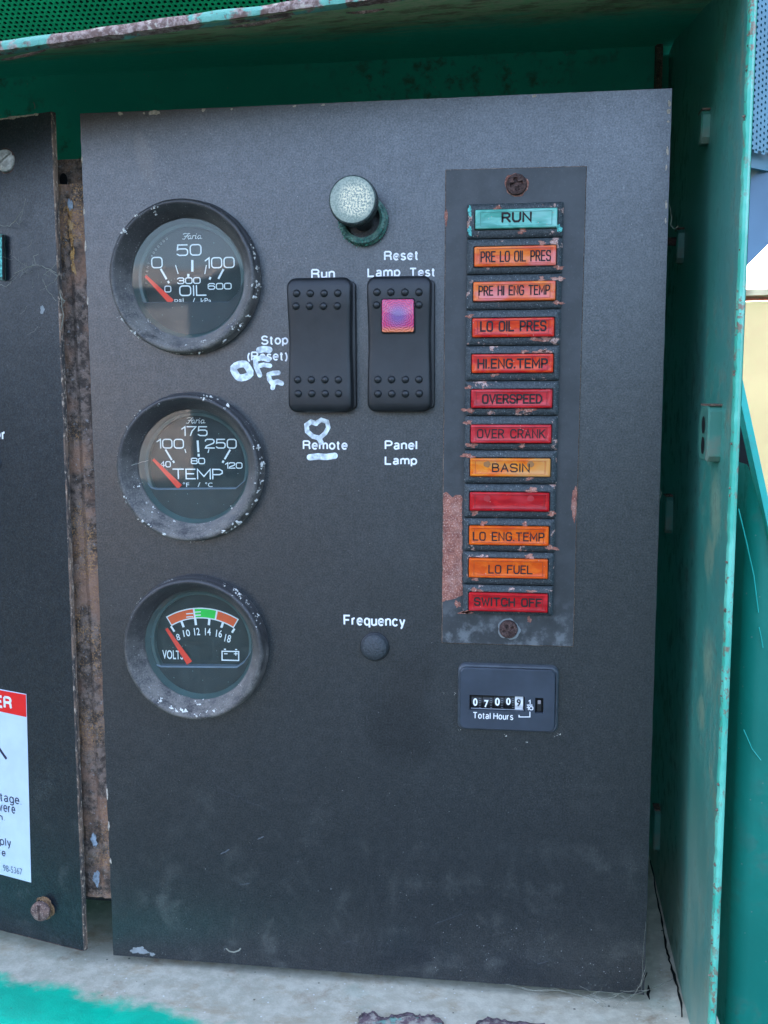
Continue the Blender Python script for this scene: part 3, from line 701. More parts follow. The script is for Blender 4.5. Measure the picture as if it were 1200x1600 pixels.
# lugs welded on the side sheet
for i, (px, pt, pb, dp) in enumerate(((1103, 170, 222, 0), (1063, 357, 410, 0), (1121, 634, 722, 1), (1044, 776, 834, 0), (1026, 1268, 1333, 0))):
    WP, WN = Vector((wallx(0, -.15), 0, -.15)), Vector((-1, .026, 0)).normalized()
    c0 = hit(px+6, (pt+pb)/2, WP, WN)
    zt = at((px), pt, c0.y).z; zb = at((px), pb, c0.y).z
    lg = bpy.data.objects.new('lug', None); COL.objects.link(lg); lg.parent = hs
    lg.location = c0-hs.location
    xw = wallx(c0.y, c0.z); th = .0046 if dp else .0032; dpt = .018 if dp else .011
    r_ = .004; L = []
    prof = [(0, zb+r_*.5), (0, zt-r_*.5), (r_*.5, zt), (dpt-r_, zt), (dpt, zt-r_), (dpt, zb+r_), (dpt-r_, zb), (r_*.5, zb)]
    g = G(); L = [[Vector((xw+ox, c0.y+a+ins*(1 if a < dpt/2 else -1), zz+ins*(-1 if zz > (zt+zb)/2 else 1))) for a, zz in prof] for ox, ins in ((.001, 0), (-th+.0006, 0), (-th, .0006))]
    g.loft(L, False, True); obj('plate', g, M['lug'], lg, 30)
    g = G(); g.box(xw-th+.0002, xw+.0005, c0.y+.0008, c0.y+dpt-.002, zt-.0001, zt+.0006); obj('raw_end', g, M['rustedge'], lg, 0)
    if dp:
        for zz in (zt-.007, zb+.0055):
            g = G(); g.loft([[Vector((xw-th-.0002, c0.y+.008+.003*math.cos(t*math.pi/8), zz+.0032*math.sin(t*math.pi/8))) for t in range(16)]], False, True); obj('slot', g, M['black'], lg, 0)
    if i == 1:
        g = G(); zc = (zt+zb)/2+.0024; g.loft([[Vector((xw-ox, c0.y+.004+.0019*math.cos(t*math.pi/8), zc+.0019*math.sin(t*math.pi/8))) for t in range(16)] for ox in (th, th+.0095)], False, True); obj('stud', g, M['rustdark'], lg, 50)

# ---- perforated linings
def perforated(name, O, U, V, nu, nv, pitch, vp, hr, mat, label, cat):
    O, U, V = Vector(O), Vector(U).normalized(), Vector(V).normalized(); N = U.cross(V).normalized()
    if N.dot(CAM-O) < 0: N = -N
    T = thing(name, label, cat, O)
    vs = []; fs = []
    sq = [(.5, 0), (.5, .5), (0, .5), (-.5, .5), (-.5, 0), (-.5, -.5), (0, -.5), (.5, -.5)]
    oc = [(math.cos(math.radians(a)), math.sin(math.radians(a))) for a in range(0, 360, 45)]
    for j in range(nv):
        for i in range(nu):
            cu = (i+(.5 if j % 2 else 0))*pitch; cv = j*vp; k = len(vs)
            for a, b_ in sq: vs.append(O+U*(cu+a*pitch)+V*(cv+b_*vp))
            for a, b_ in oc: vs.append(O+U*(cu+a*hr)+V*(cv+b_*hr))
            for a, b_ in oc: vs.append(O+U*(cu+a*hr*.92)+V*(cv+b_*hr*.92)-N*.0008)
            for q in range(8):
                r = (q+1) % 8; fs.append((k+q, k+r, k+8+r, k+8+q)); fs.append((k+8+q, k+8+r, k+16+r, k+16+q))
    g = G(); g.add(vs, fs)
    me = bpy.data.meshes.new('perforated_sheet'); me.from_pydata([tuple(p-O) for p in vs], [], fs); me.materials.append(mat); me.update()
    o = bpy.data.objects.new('perforated_sheet', me); COL.objects.link(o); o.parent = T
    g = G(); W_, H_ = U*nu*pitch, V*nv*vp; q = O-U*pitch-V*vp-N*.004
    g.prism([q, q+W_+U*pitch*2, q+W_+U*pitch*2+H_+V*vp, q+H_+V*vp], N, .002); obj('backing', g, M['black'], T, 0)
    return T
perforated('lid_lining', (-.17, .20, .098), (1, 0.02, 0), (0.02, -.80, .60), 118, 40, .0037, .0027, .00115, M['perf'],
           'dark green perforated metal lining above the rusty lip at top left', 'lining')
# right: strip of perforated door lining, its rail and skins
dr = thing('side_door', 'open side door with perforated blue green lining, beside the upper right edge of the housing', 'door', (.31, .03, -.05))
def right_at(px, py, Y): return at(px, py, Y)
g = G(); A = at(1150, -30, .02); B_ = at(1260, -30, .05); zb = at(1185, 238, .03).z
vs = []; fs = []; nu, nv, pu, pv = 14, 36, .0024, .0024; U = (B_-A); U.z = 0; U.normalize(); V = Vector((0, 0, -1)); N = Vector((U.y, -U.x, 0))
sq = [(.5, 0), (.5, .5), (0, .5), (-.5, .5), (-.5, 0), (-.5, -.5), (0, -.5), (.5, -.5)]; oc = [(math.cos(math.radians(a)), math.sin(math.radians(a))) for a in range(0, 360, 45)]
O = Vector((A.x, A.y, at(1185, 238, .03).z+nv*pv))
for j in range(nv):
    for i in range(nu):
        cu = i*pu; cv = (j+(.5 if i % 2 else 0))*pv; k = len(vs)
        for a, b_ in sq: vs.append(O+U*(cu+a*pu)+V*(cv+b_*pv))
        for a, b_ in oc: vs.append(O+U*(cu+a*.0006)+V*(cv+b_*.0006))
        for a, b_ in oc: vs.append(O+U*(cu+a*.00055)+V*(cv+b_*.00055)-N*.0008)
        for q in range(8):
            r = (q+1) % 8; fs.append((k+q, k+r, k+8+r, k+8+q)); fs.append((k+8+q, k+8+r, k+16+r, k+16+q))
g.add(vs, fs); obj('perforated_sheet', g, M['perfblue'], dr, 0)
g = G(); q = O-U*.003-V*.003-N*.004; g.prism([q, q+U*.045, q+U*.045+V*.094, q+V*.094], N, .002); obj('backing', g, M['perfblue'], dr, 0)
g = G(); a_, b_, c_, d_ = at(1150, 236, .045), at(1230, 232, .045), at(1230, 352, .045), at(1150, 432, .045)
g.prism([a_, b_, c_, d_], (0, -1, 0), .004); obj('skin', g, mat_plain('blue_painted_skin', (.15, .25, .36, 1), .4, .5, 0, .2, 20), dr, 0)
g = G(); a_, b_, c_, d_ = at(1150, 237, .043), at(1204, 237, .043), at(1192, 262, .043), at(1150, 300, .043)
g.prism([a_, b_, c_, d_], (0, -1, 0), .0015); obj('bracket', g, M['chipgrey'], dr, 0)
# lower right: teal cowl with bright folded edge
cwl = thing('side_cowl', 'teal sheet cowl with bright slanting folded edge, outside the housing at lower right', 'cowl', (.27, .02, -.37))
yq = .03
g = G()
o1, o2, o3, o4, o5 = at(1100, 560, yq), at(1153, 560, yq), at(1204, 870, yq), at(1290, 1300, yq), at(1290, 1700, yq)
bend = at(1167, 1200, yq).x
# dark return turned towards the housing, then the face, then a slightly raised rib
P = [Vector((bend-.0035, .16, 0)), Vector((bend-.0035, yq+.0075, 0))]+[Vector((bend+.004-.0075*math.cos(math.radians(t)), yq+.0075-.0075*math.sin(math.radians(t)), 0)) for t in (15, 30, 45, 60, 75, 90)]+[Vector((bend+.0205, yq, 0)), Vector((bend+.0215, yq-.0015, 0)), Vector((bend+.025, yq-.0015, 0)), Vector((bend+.026, yq, 0)), Vector((bend+.06, yq, 0))]
def topz(x):
    t = (x-at(1153, 560, yq).x)/(at(1204, 870, yq).x-at(1153, 560, yq).x)
    return at(1153, 620, yq).z+(at(1204, 868, yq).z-at(1153, 620, yq).z)*max(-.4, t)
L = []
for p in P: L.append([Vector((p.x, p.y, topz(p.x)-(topz(p.x)+.44)*k/30)) for k in range(31)])
g.loft(L, False, False, False); obj('face_sheet', g, M['teal'], cwl, 35)
g = G(); g.prism([at(1090, 628, .10), at(1158, 628, .10), at(1207, 868, .10), at(1262, 1140, .10), at(1262, 1700, .10), at(1090, 1700, .10)], (0, -1, 0), .003); obj('gap_shade', g, M['black'], cwl, 0)  # black sheet added to stand for deep shade in the gap
g = G(); e0 = at(1146, 575, yq-.003); e1 = at(1212, 880, yq-.003)
dv = (e1-e0).normalized(); sd2 = Vector((dv.z, 0, -dv.x))*-1
if sd2.x < 0: sd2 = -sd2
g.prism([e0, e1, e1+sd2*.0026, e0+sd2*.0026], (0, -1, 0), .01); obj('folded_edge', g, M['turq'], cwl, 0)
for seq, r_ in ((((1154, 795), (1166, 845), (1178, 900), (1185, 957)), .00022), (((1186, 980), (1190, 1000), (1192, 1012)), .0002), (((1162, 1140), (1175, 1170), (1189, 1188)), .00018)):
    g = G(); g.tube([at(a, c_, yq-.0005) for a, c_ in seq], r_, 4); obj('scratch', g, M['turq'], cwl, 0)

# ================================================================== MAIN PANEL
PW, PH = .235, .36673
PT = .0016
mp = thing('control_panel', 'large black powder coated control panel plate with white printed captions', 'panel', (.1175, 0, -.3667))
g = G(); n = 120; out = []
def edgepts(a, c_, n, amp, seed):
    a, c_ = Vector(a), Vector(c_); d = (c_-a); nn = Vector((-d.z, 0, d.x)).normalized()
    return [a+d*(k/n)+nn*amp*(mnoise.noise(Vector((k*.35, seed, 0)))+.6*mnoise.noise(Vector((k*1.1, seed, 4))))*min(1, k/2, (n-k)/2) for k in range(n)]
out = edgepts((0, 0, 0), (PW, 0, 0), 100, .00012, 1)+edgepts((PW, 0, 0), (PW, 0, -PH), 140, .00014, 2)+edgepts((PW, 0, -PH), (0, 0, -PH), 100, .00018, 3)+edgepts((0, 0, -PH), (0, 0, 0), 140, .00028, 5)
cen = Vector((PW/2, 0, -PH/2))
ins = [Vector((cen.x+(p.x-cen.x)*.9985, -.0000, cen.z+(p.z-cen.z)*.999)) for p in out]
L = [[p+Vector((0, PT, 0)) for p in out], [p+Vector((0, .0003, 0)) for p in out], ins]
k = len(out); g.cur = 1; g.loft(L[:2], False, False); g.cur = 0; g.loft(L[1:], False, False)
holes = []
GC = [Vector((.0436, 0, -.0667)), Vector((.0437, 0, -.1444)), Vector((.0438, 0, -.2213))]
for hc in GC:
    holes.append([Vector((hc.x+.0262*math.cos(-2*math.pi*q/48), 0, hc.z+.0262*math.sin(-2*math.pi*q/48))) for q in range(48)])
g.add(ins+[p for h in holes for p in h], [tuple(t) for t in tessellate_polygon([[Vector((p.x, p.z, 0)) for p in l] for l in [ins]+holes])])
obj('plate', g, [M['panel'], mat_plain('pale_worn_plate_edge', (.24, .22, .20, 1), .6, .4, 0, .5, 220, .0002)], mp, 30)
def cap(words, Y=-.00012, mat='print', name='caption', par=None, bold=.012):
    for s, x0, y0, x1, y1 in words:
        g = G(); put_grot(g, s, rect(x0, y0, x1, y1, Y), Y)
        obj(name, g, M[mat], par or mp, 0, label='white printed word '+s.strip('()'))
cap([('Run', 486, 420, 523.5, 435), ('Reset', 600, 391.5, 654.3, 407), ('Lamp', 574, 418, 625.8, 436), ('Test', 639.3, 418, 680.4, 432.5),
     ('Stop', 407.6, 524, 450.5, 542), ('(Reset)', 385.6, 549, 450, 567), ('Remote', 473, 688, 543.4, 702.8), ('Panel', 601, 688, 652, 702.8),
     ('Lamp', 601, 712.5, 652, 729.5), ('Frequency', 536.8, 961.5, 633.3, 982)])
g = G()
def pl(pts, wpx, Y=-.0003):
    ribbon(g, [(at(a, c_, Y).x, at(a, c_, Y).z) for a, c_ in pts], wpx*PX, Y)
pl([(405, 547), (412, 545.5), (421, 546.5)], 10)
ring = [(378+12.5*math.cos(t)+1.5*math.sin(3*t), 579.5+11*math.sin(t)) for t in [math.pi*2*k/18-.6 for k in range(19)]]
ring[-1] = ring[0]; pl(ring, 11)
pl([(399, 561), (400, 572), (406, 586)], 8); pl([(401, 561), (410, 558.5), (419, 562)], 8); pl([(403, 572), (412, 570), (422, 571.5)], 7)
pl([(420, 585), (427, 583), (435, 582.5)], 7.5); pl([(420, 586), (421, 593), (427, 601), (426, 606)], 7.5); pl([(427, 598), (434, 596.5), (440, 599)], 8)
obj('marker_lettering', g, M['marker'], mp, 0, label='hand painted white marker letters OFF')
g = G(); pl([(494, 661), (502, 656), (511, 659), (513, 668), (508, 677), (500, 684), (501, 692)], 7); pl([(494, 662), (486, 659), (479, 664), (480, 674), (489, 682), (497, 684), (502, 691)], 7.5)
obj('marker_heart', g, M['marker'], mp, 0, label='hand painted white marker heart shaped loop')
g = G(); pl([(484, 714.5), (497, 713), (510, 714), (523, 712)], 10); obj('marker_underline', g, M['marker'], mp, 0, label='white marker bar under Remote')
# paint chips along the edges
g = G()
for i, (px, py, rx, ry) in enumerate(((188, 177.5, 4, 2.5), (241, 176, 8, 4), (318, 172, 3, 2.5), (225, 177, 2, 1.5), (362, 170.5, 2, 1.5), (460, 166, 2.5, 1.5), (505, 164, 3, 1.5), (835, 150, 3, 2),
    (1046, 162, 2.5, 4), (1045, 174, 2.5, 4), (1044, 190, 1.5, 2), (1043, 236, 1.7, 6), (1041, 262, 1.3, 4), (1041, 320, 1.5, 6), (1040, 345, 1.2, 4), (129, 330, 1.5, 6), (132, 385, 1.5, 9), (136, 470, 1.4, 7), (127, 250, 1.2, 5), (166, 1240, 1.5, 10), (170, 1290, 1.8, 8), (173, 1345, 1.5, 6))):
    P = at(px, py); blob(g, min(PW-.0003, max(.0003, P.x)), min(-.0003, P.z), rx*PX, ry*PX, -.00008, i+50, .3, 18)
obj('paint_chip', g, M['chip'], mp, 0, kind='stuff')
g = G(); P = at(218, 1485); blob(g, P.x, P.z, 13*PX, 7.5*PX, -.00009, 3, .4); P = at(238, 1491); blob(g, P.x, P.z, 4*PX, 4*PX, -.00009, 4, .3)
obj('grey_chip', g, M['chipgrey'], mp, 0, label='grey patch of missing paint at the bottom left corner')
g = G(); ribbon(g, [(at(a, c_).x, at(a, c_).z) for a, c_ in ((354, 1482), (358, 1486), (366, 1487.5), (373, 1485), (376, 1482))], 2.6*PX, -.0001); obj('crescent_scratch', g, M['webdim'], mp, 0)
scr = mat_plain('dull_scratch', (.09, .10, .11, 1), .7)
for seq, wpx in ((((341, 1230), (352, 1236), (366, 1243), (379, 1245)), .9), (((385, 1253), (405, 1258), (420, 1268)), .7), (((334, 1198), (343, 1207)), .6), (((288, 1125), (292, 1131), (294, 1138)), .8), (((680, 1443), (700, 1436), (722, 1428)), .8),
    (((345, 1334), (352, 1331), (358, 1327)), 2.0), (((403, 1311), (412, 1307)), 2.2), (((375, 1383), (390, 1380)), 1), (((655, 377), (668, 376)), 1.6), (((895, 1513), (900, 1521), (909, 1518)), 1), (((840, 1506), (856, 1502)), 1.5), (((650, 1390), (653, 1398)), .7), (((535, 1475), (545, 1470), (560, 1478)), .8)):
    g = G(); ribbon(g, [(at(a, c_).x, at(a, c_).z) for a, c_ in seq], wpx*PX*.8, -.00006); obj('light_scratch', g, scr, mp, 0)
g = G(); r0 = random.Random(15)       # bits of grit stuck on the paint, thicker towards the bottom
for k in range(420):
    zz = -PH*(1-r0.random()**2.2*.98); xx = PW*r0.random(); crumb(g, (xx, -.0001, zz), r0.uniform(.00008, .00022), r0)
for k in range(70):
    crumb(g, (PW-.09*r0.random()**1.3, -.0001, -PH+.03*r0.random()), r0.uniform(.0001, .0003), r0)
obj('grit', g, M['grit'], mp, 0, kind='stuff')

# ================================================================== GAUGES
def gauge_base(name, label, px, gc):
    T = thing(name, label, 'gauge', gc, 'round gauges on the control panel'); c = T.location
    g = G(); prof = [(.0312, .0), (.0313, -.0010), (.0309, -.0018), (.0307, -.0050), (.0306, -.0064), (.0302, -.0074), (.0295, -.0079), (.0288, -.0078), (.0282, -.0073), (.0262, -.0040), (.0246, -.0012), (.0241, .0000), (.0240, .0012)]
    g.lathe(prof, c, 120, False)
    for v in g.v: 
        d = v-c; a = math.atan2(d.z, d.x); v += d.normalized()*.00018*mnoise.noise(Vector((a*6, d.y*600, px)))
    obj('bezel', g, M['bezel'], T, 50)
    g = G(); g.lathe([(.0241, .0009), (.0226, .0042), (.0214, .0046), (.0213, .0075)], c, 96, False); obj('cup', g, M['dialring'], T, 30)
    g = G(); g.lathe([(.0216, .0074), (.0001, .0074)], c, 64, True); obj('dial', g, M['dial'], T, 0)
    g = G(); g.lathe([(.02405, .0006), (.0001, .0005)], c, 64, True); obj('glass', g, M['glass'], T, 0)
    return T
DY = .0070    # printed plane of the dials
def mask(T, pts, lipd=1.9):
    "flat cover over the lower half of a dial, with a pale bevelled top edge"
    c = T.location; Y = .0040; P = [at(a, b_, Y) for a, b_ in pts]; R = .0225
    a0 = math.atan2(P[0].z-c.z, P[0].x-c.x); a1 = math.atan2(P[-1].z-c.z, P[-1].x-c.x)
    if a0 > 0: a0 -= 2*math.pi
    if a0 < -math.pi*.5 and a1 > a0: pass
    a0 = a0 if a0 < 0 else a0-2*math.pi
    P[0] = Vector((c.x+R*math.cos(a0), Y, c.z+R*math.sin(a0))); P[-1] = Vector((c.x+R*math.cos(a1), Y, c.z+R*math.sin(a1)))
    if a0 > a1: a0 -= 2*math.pi
    arc = [Vector((c.x+R*math.cos(a1+(a0-a1)*k/30), Y, c.z+R*math.sin(a1+(a0-a1)*k/30))) for k in range(1, 30)]
    g = G(); Q = P+arc
    g.add(Q, [tuple(t) for t in tessellate_polygon([[Vector((p.x, p.z, 0)) for p in Q]])])
    obj('dial_mask', g, M['mask'], T, 0)
    g = G(); g.loft([[p+Vector((0, 0, -.0000)) for p in P], [p+Vector((0, -.0002, -lipd*PX)) for p in P]], False, False, False)
    g.loft([[p for p in P], [p+Vector((0, .0032, .0001)) for p in P]], False, False, False)
    obj('mask_edge', g, M['maskedge'], T, 0)  # highlight along the bevel put into a paler edge colour
def tick(g, o, s, a, c_, w):
    P = at(o[0]+a[0]/s, o[1]+a[1]/s, DY); Q = at(o[0]+c_[0]/s, o[1]+c_[1]/s, DY)
    ribbon(g, [(P.x, P.z), (Q.x, Q.z)], w/s*PX, DY, cap=False)
def dtext(T, o, s, items, wpx):
    for t in items:
        st, x0, y0, x1, y1 = t[:5]; g = G()
        R = rect(o[0]+x0/s, o[1]+y0/s, o[0]+x1/s, o[1]+y1/s, DY)
        stroke_text(g, st, R, DY, (t[5] if len(t) > 5 else wpx)/s*PX*1.02, .24); obj('dial_number' if st[0].isdigit() else 'dial_lettering', g, M['dialprint'], T, 0)
def needle(T, a, c_, w0, w1):
    P = at(*a, .0052); Q = at(*c_, .0050); d = (Q-P).normalized(); nn = Vector((-d.z, 0, d.x)); g = G()
    g.prism([P+nn*w0/2-d*.0001, P-nn*w0/2-d*.0001, Q-nn*w1/2, Q+nn*w1/2], (0, -1, 0), .0004); obj('needle', g, M['needle'], T, 0)
def brandtext(T, x0, y0, x1, y1):
    g = G(); X0, X1, Zt, Zb = rect(x0, y0, x1, y1, DY)
    H = Zt-Zb; W_ = X1-X0; sx = lambda u, v: (X0+W_*(u+.06*v), Zb+H*v); w_ = .95*PX
    for st in ([(.02, .85), (.12, .95), (.35, .88), (.3, .95), (.2, .5), (.12, .05), (.02, .1)], [(.1, .5), (.28, .55)],
               [(.42, .55), (.33, .6), (.28, .3), (.33, .05), (.42, .25), (.42, .58), (.42, .1), (.48, .1)], [(.5, .1), (.52, .6), (.56, .55), (.63, .6)],
               [(.66, .58), (.66, .12), (.71, .1)], [(.67, .8), (.68, .84)], [(.9, .55), (.8, .6), (.75, .3), (.8, .05), (.9, .25), (.9, .58), (.9, .1), (.98, .15)]):
        ribbon(g, [sx(*p) for p in st], w_, DY)
    obj('maker_script', g, M['dialprint'], T, 0)
def crumbs_ring(T, seed, spots):
    g = G(); r0 = random.Random(seed); c = T.location
    for (deg, spread, rad, n, big) in spots:
        rad = .024+(rad-.024)*1.34
        for q in range(max(2, int(n*.13))):
            a0 = math.radians(deg+r0.gauss(0, spread)); rq = rad+r0.gauss(0, .0005); sz = big*1.7*r0.uniform(.25, 1)
            for k in range(r0.randint(2, 9)):
                a = a0+r0.gauss(0, .018); rr_ = rq+r0.gauss(0, .0004)
                if rr_ > .0302: y = -r0.uniform(.0005, .0070); rr_ = .0309
                elif rr_ > .0284: y = -.0078
                else: y = -.0004-(rr_-.0243)/.0041*.0072
                crumb(g, (c.x+rr_*math.cos(a), y, c.z+rr_*math.sin(a)), .00006+sz*r0.random()**1.6, r0)
    obj('dirt_crumbs', g, M['crumb'], T, 0, kind='stuff')

o1_ = (150, 290)
g1 = gauge_base('oil_gauge', 'top gauge on the panel, OIL pressure dial marked 0, 50, 100', 288.5, GC[0])
dtext(g1, o1_, 4, [('50', 503, 366, 660, 439), ('0', 345, 445, 417, 517), ('100', 680, 446, 867, 517), ('OIL', 520, 622, 690, 690)], 8)
dtext(g1, o1_, 4, [('300', 507, 573, 654, 615), ('0', 427, 625, 471, 668), ('600', 698, 608, 848, 650)], 6.5)
g = G()
for a, c_, w_ in (((404, 520), (441, 585), 13), ((449, 596), (457, 610), 13), ((497, 497), (514, 552), 6), ((602, 465), (602, 538), 15), ((577, 552), (577, 571), 15), ((690, 497), (680, 553), 6), ((716, 571), (710, 588), 13), ((797, 522), (765, 583), 13)): tick(g, o1_, 4, a, c_, w_)
obj('scale_marks', g, M['dialprint'], g1, 0)
for s_, x0, x1 in (('psi', 490, 548), ('/', 602, 620), ('kPa', 655, 720)):
    g = G(); put_text(g, s_, rect(150+x0/4, 290+703/4, 150+x1/4, 290+735/4, DY), DY, .0); obj('dial_lettering', g, M['dialprint'], g1, 0)
brandtext(g1, 284, 364, 316, 374)
g = G(); c = g1.location
for k, ch in enumerate('PATENT 4000000'):
    if ch == ' ': continue
    v, f = font2d(ch); a = math.radians(186-k*4.4 if k > 6 else 186-k*4.4); a = math.radians(182-k*4.6)
    R_ = .0197; O = Vector((c.x+R_*math.cos(a), DY, c.z+R_*math.sin(a))); up = Vector((math.cos(a), 0, math.sin(a))); rt = Vector((math.sin(a), 0, -math.cos(a)))
    g.add([O+rt*(p[0]-.5)*.0008+up*p[1]*.0010 for p in v], f)
obj('patent_lettering', g, mat_plain('dim_dial_print', (.30, .33, .30, 1), .6), g1, 0)
mask(g1, [(200, 430), (216, 462), (225, 472), (357, 471.5), (370, 460), (385, 440)], .6)
needle(g1, (227.5, 431.5), (268, 472), .0011, .0025)
crumbs_ring(g1, 1, [(136, 5, .0285, 60, .0005), (18, 12, .0292, 90, .0005), (-14, 6, .0293, 45, .0005), (-50, 9, .0292, 80, .0005), (-78, 7, .0294, 40, .0005), (-98, 5, .0293, 30, .0004), (-140, 9, .0292, 60, .0005), (-125, 14, .0245, 50, .0002), (-60, 30, .0262, 90, .00022), (110, 2, .027, 6, .0006)])
o2_ = (150, 590)
g2 = gauge_base('temperature_gauge', 'middle gauge on the panel, TEMP dial marked 100, 175, 250', 299, GC[1])
dtext(g2, o2_, 4, [('175', 532, 303, 698, 366), ('100', 378, 382, 550, 444), ('250', 680, 382, 880, 444), ('TEMP', 478, 569, 793, 636)], 8)
dtext(g2, o2_, 4, [('80', 592, 501, 682, 541), ('40', 398, 522, 468, 561), ('120', 807, 529, 916, 569)], 6.5)
g = G()
for a, c_, w_ in (((434, 449), (474, 515), 12), ((481, 519), (489, 533), 13), ((555, 447), (562, 470), 6), ((635, 393), (640, 466), 14), ((641, 476), (642, 494), 14), ((706, 448), (700, 470), 6), ((839, 450), (804, 510), 12), ((798, 519), (791, 532), 13)): tick(g, o2_, 4, a, c_, w_)
obj('scale_marks', g, M['dialprint'], g2, 0)
for s_, x0, x1 in (('°F', 543, 582), ('/', 635, 652), ('°C', 683, 728)):
    g = G(); put_text(g, s_, rect(150+x0/4, 590+655/4, 150+x1/4, 590+684/4, DY), DY, .0); obj('dial_lettering', g, M['dialprint'], g2, 0)
brandtext(g2, 290, 652, 321, 662)
mask(g2, [(210, 732), (218, 738), (236, 761), (243, 763.5), (368, 762.5), (384, 749), (390, 742)], 1.6)
needle(g2, (239.5, 718), (281, 761), .0011, .0025)
crumbs_ring(g2, 2, [(133, 6, .0288, 60, .0006), (112, 4, .0275, 10, .0004), (70, 12, .0289, 50, .0005), (20, 14, .0292, 90, .0006), (-20, 12, .0292, 60, .0006), (-57, 6, .0292, 45, .0008), (-85, 8, .0292, 30, .0006), (-128, 8, .0285, 50, .0008), (-155, 3, .0288, 14, .0011), (-140, 16, .0247, 70, .0004), (-85, 25, .0245, 45, .0003), (170, 14, .0292, 40, .0003)])
o3_ = (150, 870)
g3 = gauge_base('voltmeter_gauge', 'bottom gauge on the panel, VOLTS dial with orange and green band', 305, GC[2])
# coloured band: fit a circle to the outer arc
def P3(x, y, Y=DY): return at(150+x/4, 870+y/4, Y)
A, B2, C2 = P3(437, 375), P3(662, 318), P3(893, 390)
def circ3(a, b_, c_):
    ax, ay, bx, by, cx, cy = a.x, a.z, b_.x, b_.z, c_.x, c_.z; d = 2*(ax*(by-cy)+bx*(cy-ay)+cx*(ay-by))
    return ((ax*ax+ay*ay)*(by-cy)+(bx*bx+by*by)*(cy-ay)+(cx*cx+cy*cy)*(ay-by))/d, ((ax*ax+ay*ay)*(cx-bx)+(bx*bx+by*by)*(ax-cx)+(cx*cx+cy*cy)*(bx-ax))/d
ux, uz = circ3(A, B2, C2); Ro = math.hypot(A.x-ux, A.z-uz); Ri = Ro-72/4*PX*1.02
ang = lambda p: math.atan2(p.z-uz, p.x-ux)
def arcpoly(g, a0, a1, r0_, r1_, Y, n=16):
    L = [[Vector((ux+r*math.cos(a0+(a1-a0)*k/n), Y, uz+r*math.sin(a0+(a1-a0)*k/n))) for k in range(n+1)] for r in (r0_, r1_)]
    g.loft(L, False, False, False)
aL, aR = ang(P3(437, 375)), ang(P3(893, 390)); w3 = 8/4*PX
a12, a15 = ang(P3(611, 330)), ang(P3(757, 335))
g = G(); arcpoly(g, aL, aR, Ro, Ri, DY, 40)
for x, y in ((490, 468), (548, 440), (625, 427), (705, 427), (783, 443), (850, 474)):
    p = P3(x, y); a = ang(p); r2 = math.hypot(p.x-ux, p.z-uz); ribbon(g, [(ux+(Ri+.0001)*math.cos(a), uz+(Ri+.0001)*math.sin(a)), (p.x, p.z)], (16 if x not in (490, 850) else 14)/4*PX, DY, False)
obj('scale_marks', g, M['dialprint'], g3, 0)
e = w3/Ro
for nm, s0, s1, mt in (('orange_band', aL-e, a12+e*.8, 'orange'), ('green_band', a12-e*.8, a15+e*.8, 'greenband'), ('orange_band', a15-e*.8, aR+e, 'orange')):
    g = G(); arcpoly(g, s0, s1, Ro-w3, Ri+w3, DY-.00006, 20); obj(nm, g, M[mt], g3, 0)
g = G()
for dx0, dx1, sgn in ((565, 608, -1), (615, 656, 1)):
    for yy in (352, 372):
        yy2 = yy+(4 if sgn < 0 else -6)
        p, q = P3(dx0, yy2), P3(dx1, yy2-3); ribbon(g, [(p.x, p.z), (q.x, q.z)], 7/4*PX, DY-.00012, False)
obj('band_hatching', g, M['dialprint'], g3, 0)
for s_, cx_, cy_, w_, h_, rot in (('8', 513, 502, 26, 44, 12), ('10', 566, 477, 48, 46, 8), ('12', 631, 467, 40, 50, 3), ('14', 699, 468, 40, 50, -3), ('16', 769, 480, 42, 50, -9), ('18', 824, 510, 42, 52, -15)):
    v, f = font2d(s_, .01); O = P3(cx_, cy_); t = math.radians(rot+2); W_, H = w_/4*PX, h_/4*PX*1.02; g = G()
    g.add([Vector((O.x+(p[0]-.5)*W_*math.cos(t)-(p[1]-.5)*H*math.sin(t), DY, O.z+(p[0]-.5)*W_*math.sin(t)+(p[1]-.5)*H*math.cos(t))) for p in v], f); obj('dial_number', g, M['dialprint'], g3, 0)
g = G(); put_text(g, 'VOLTS', rect(150+415/4, 870+584/4, 150+545/4, 870+640/4, DY), DY, .012); obj('dial_lettering', g, M['dialprint'], g3, 0)
g = G(); q = [P3(x, y) for x, y in ((788, 590), (788, 645), (892, 648), (892, 592), (788, 590))]; ribbon(g, [(p.x, p.z) for p in q], 8/4*PX, DY)
for seq in (((806, 582), (806, 574)), ((876, 583), (876, 576)), ((800, 606), (822, 606)), ((862, 606), (886, 606)), ((874, 596), (874, 617))):
    q = [P3(*p) for p in seq]; ribbon(g, [(p.x, p.z) for p in q], (14 if seq[0][1] < 590 else 6)/4*PX, DY, False)
obj('battery_symbol', g, M['dialprint'], g3, 0)
mask(g3, [(212, 990), (223, 1006), (243, 1037), (252, 1040.5), (370, 1041.5), (381, 1034), (395, 1018)], 2.2)
needle(g3, (260, 982.5), (296, 1036), .0012, .0027)
crumbs_ring(g3, 3, [(140, 4, .0293, 14, .0003), (110, 5, .0293, 16, .0003), (48, 16, .0292, 120, .0004), (20, 8, .0293, 30, .0003), (-128, 3, .0268, 14, .0009), (-105, 7, .0270, 46, .0009), (-75, 8, .027, 30, .0005), (-95, 10, .0247, 30, .0005), (-50, 8, .0247, 30, .0003), (150, 25, .0255, 20, .00015)])

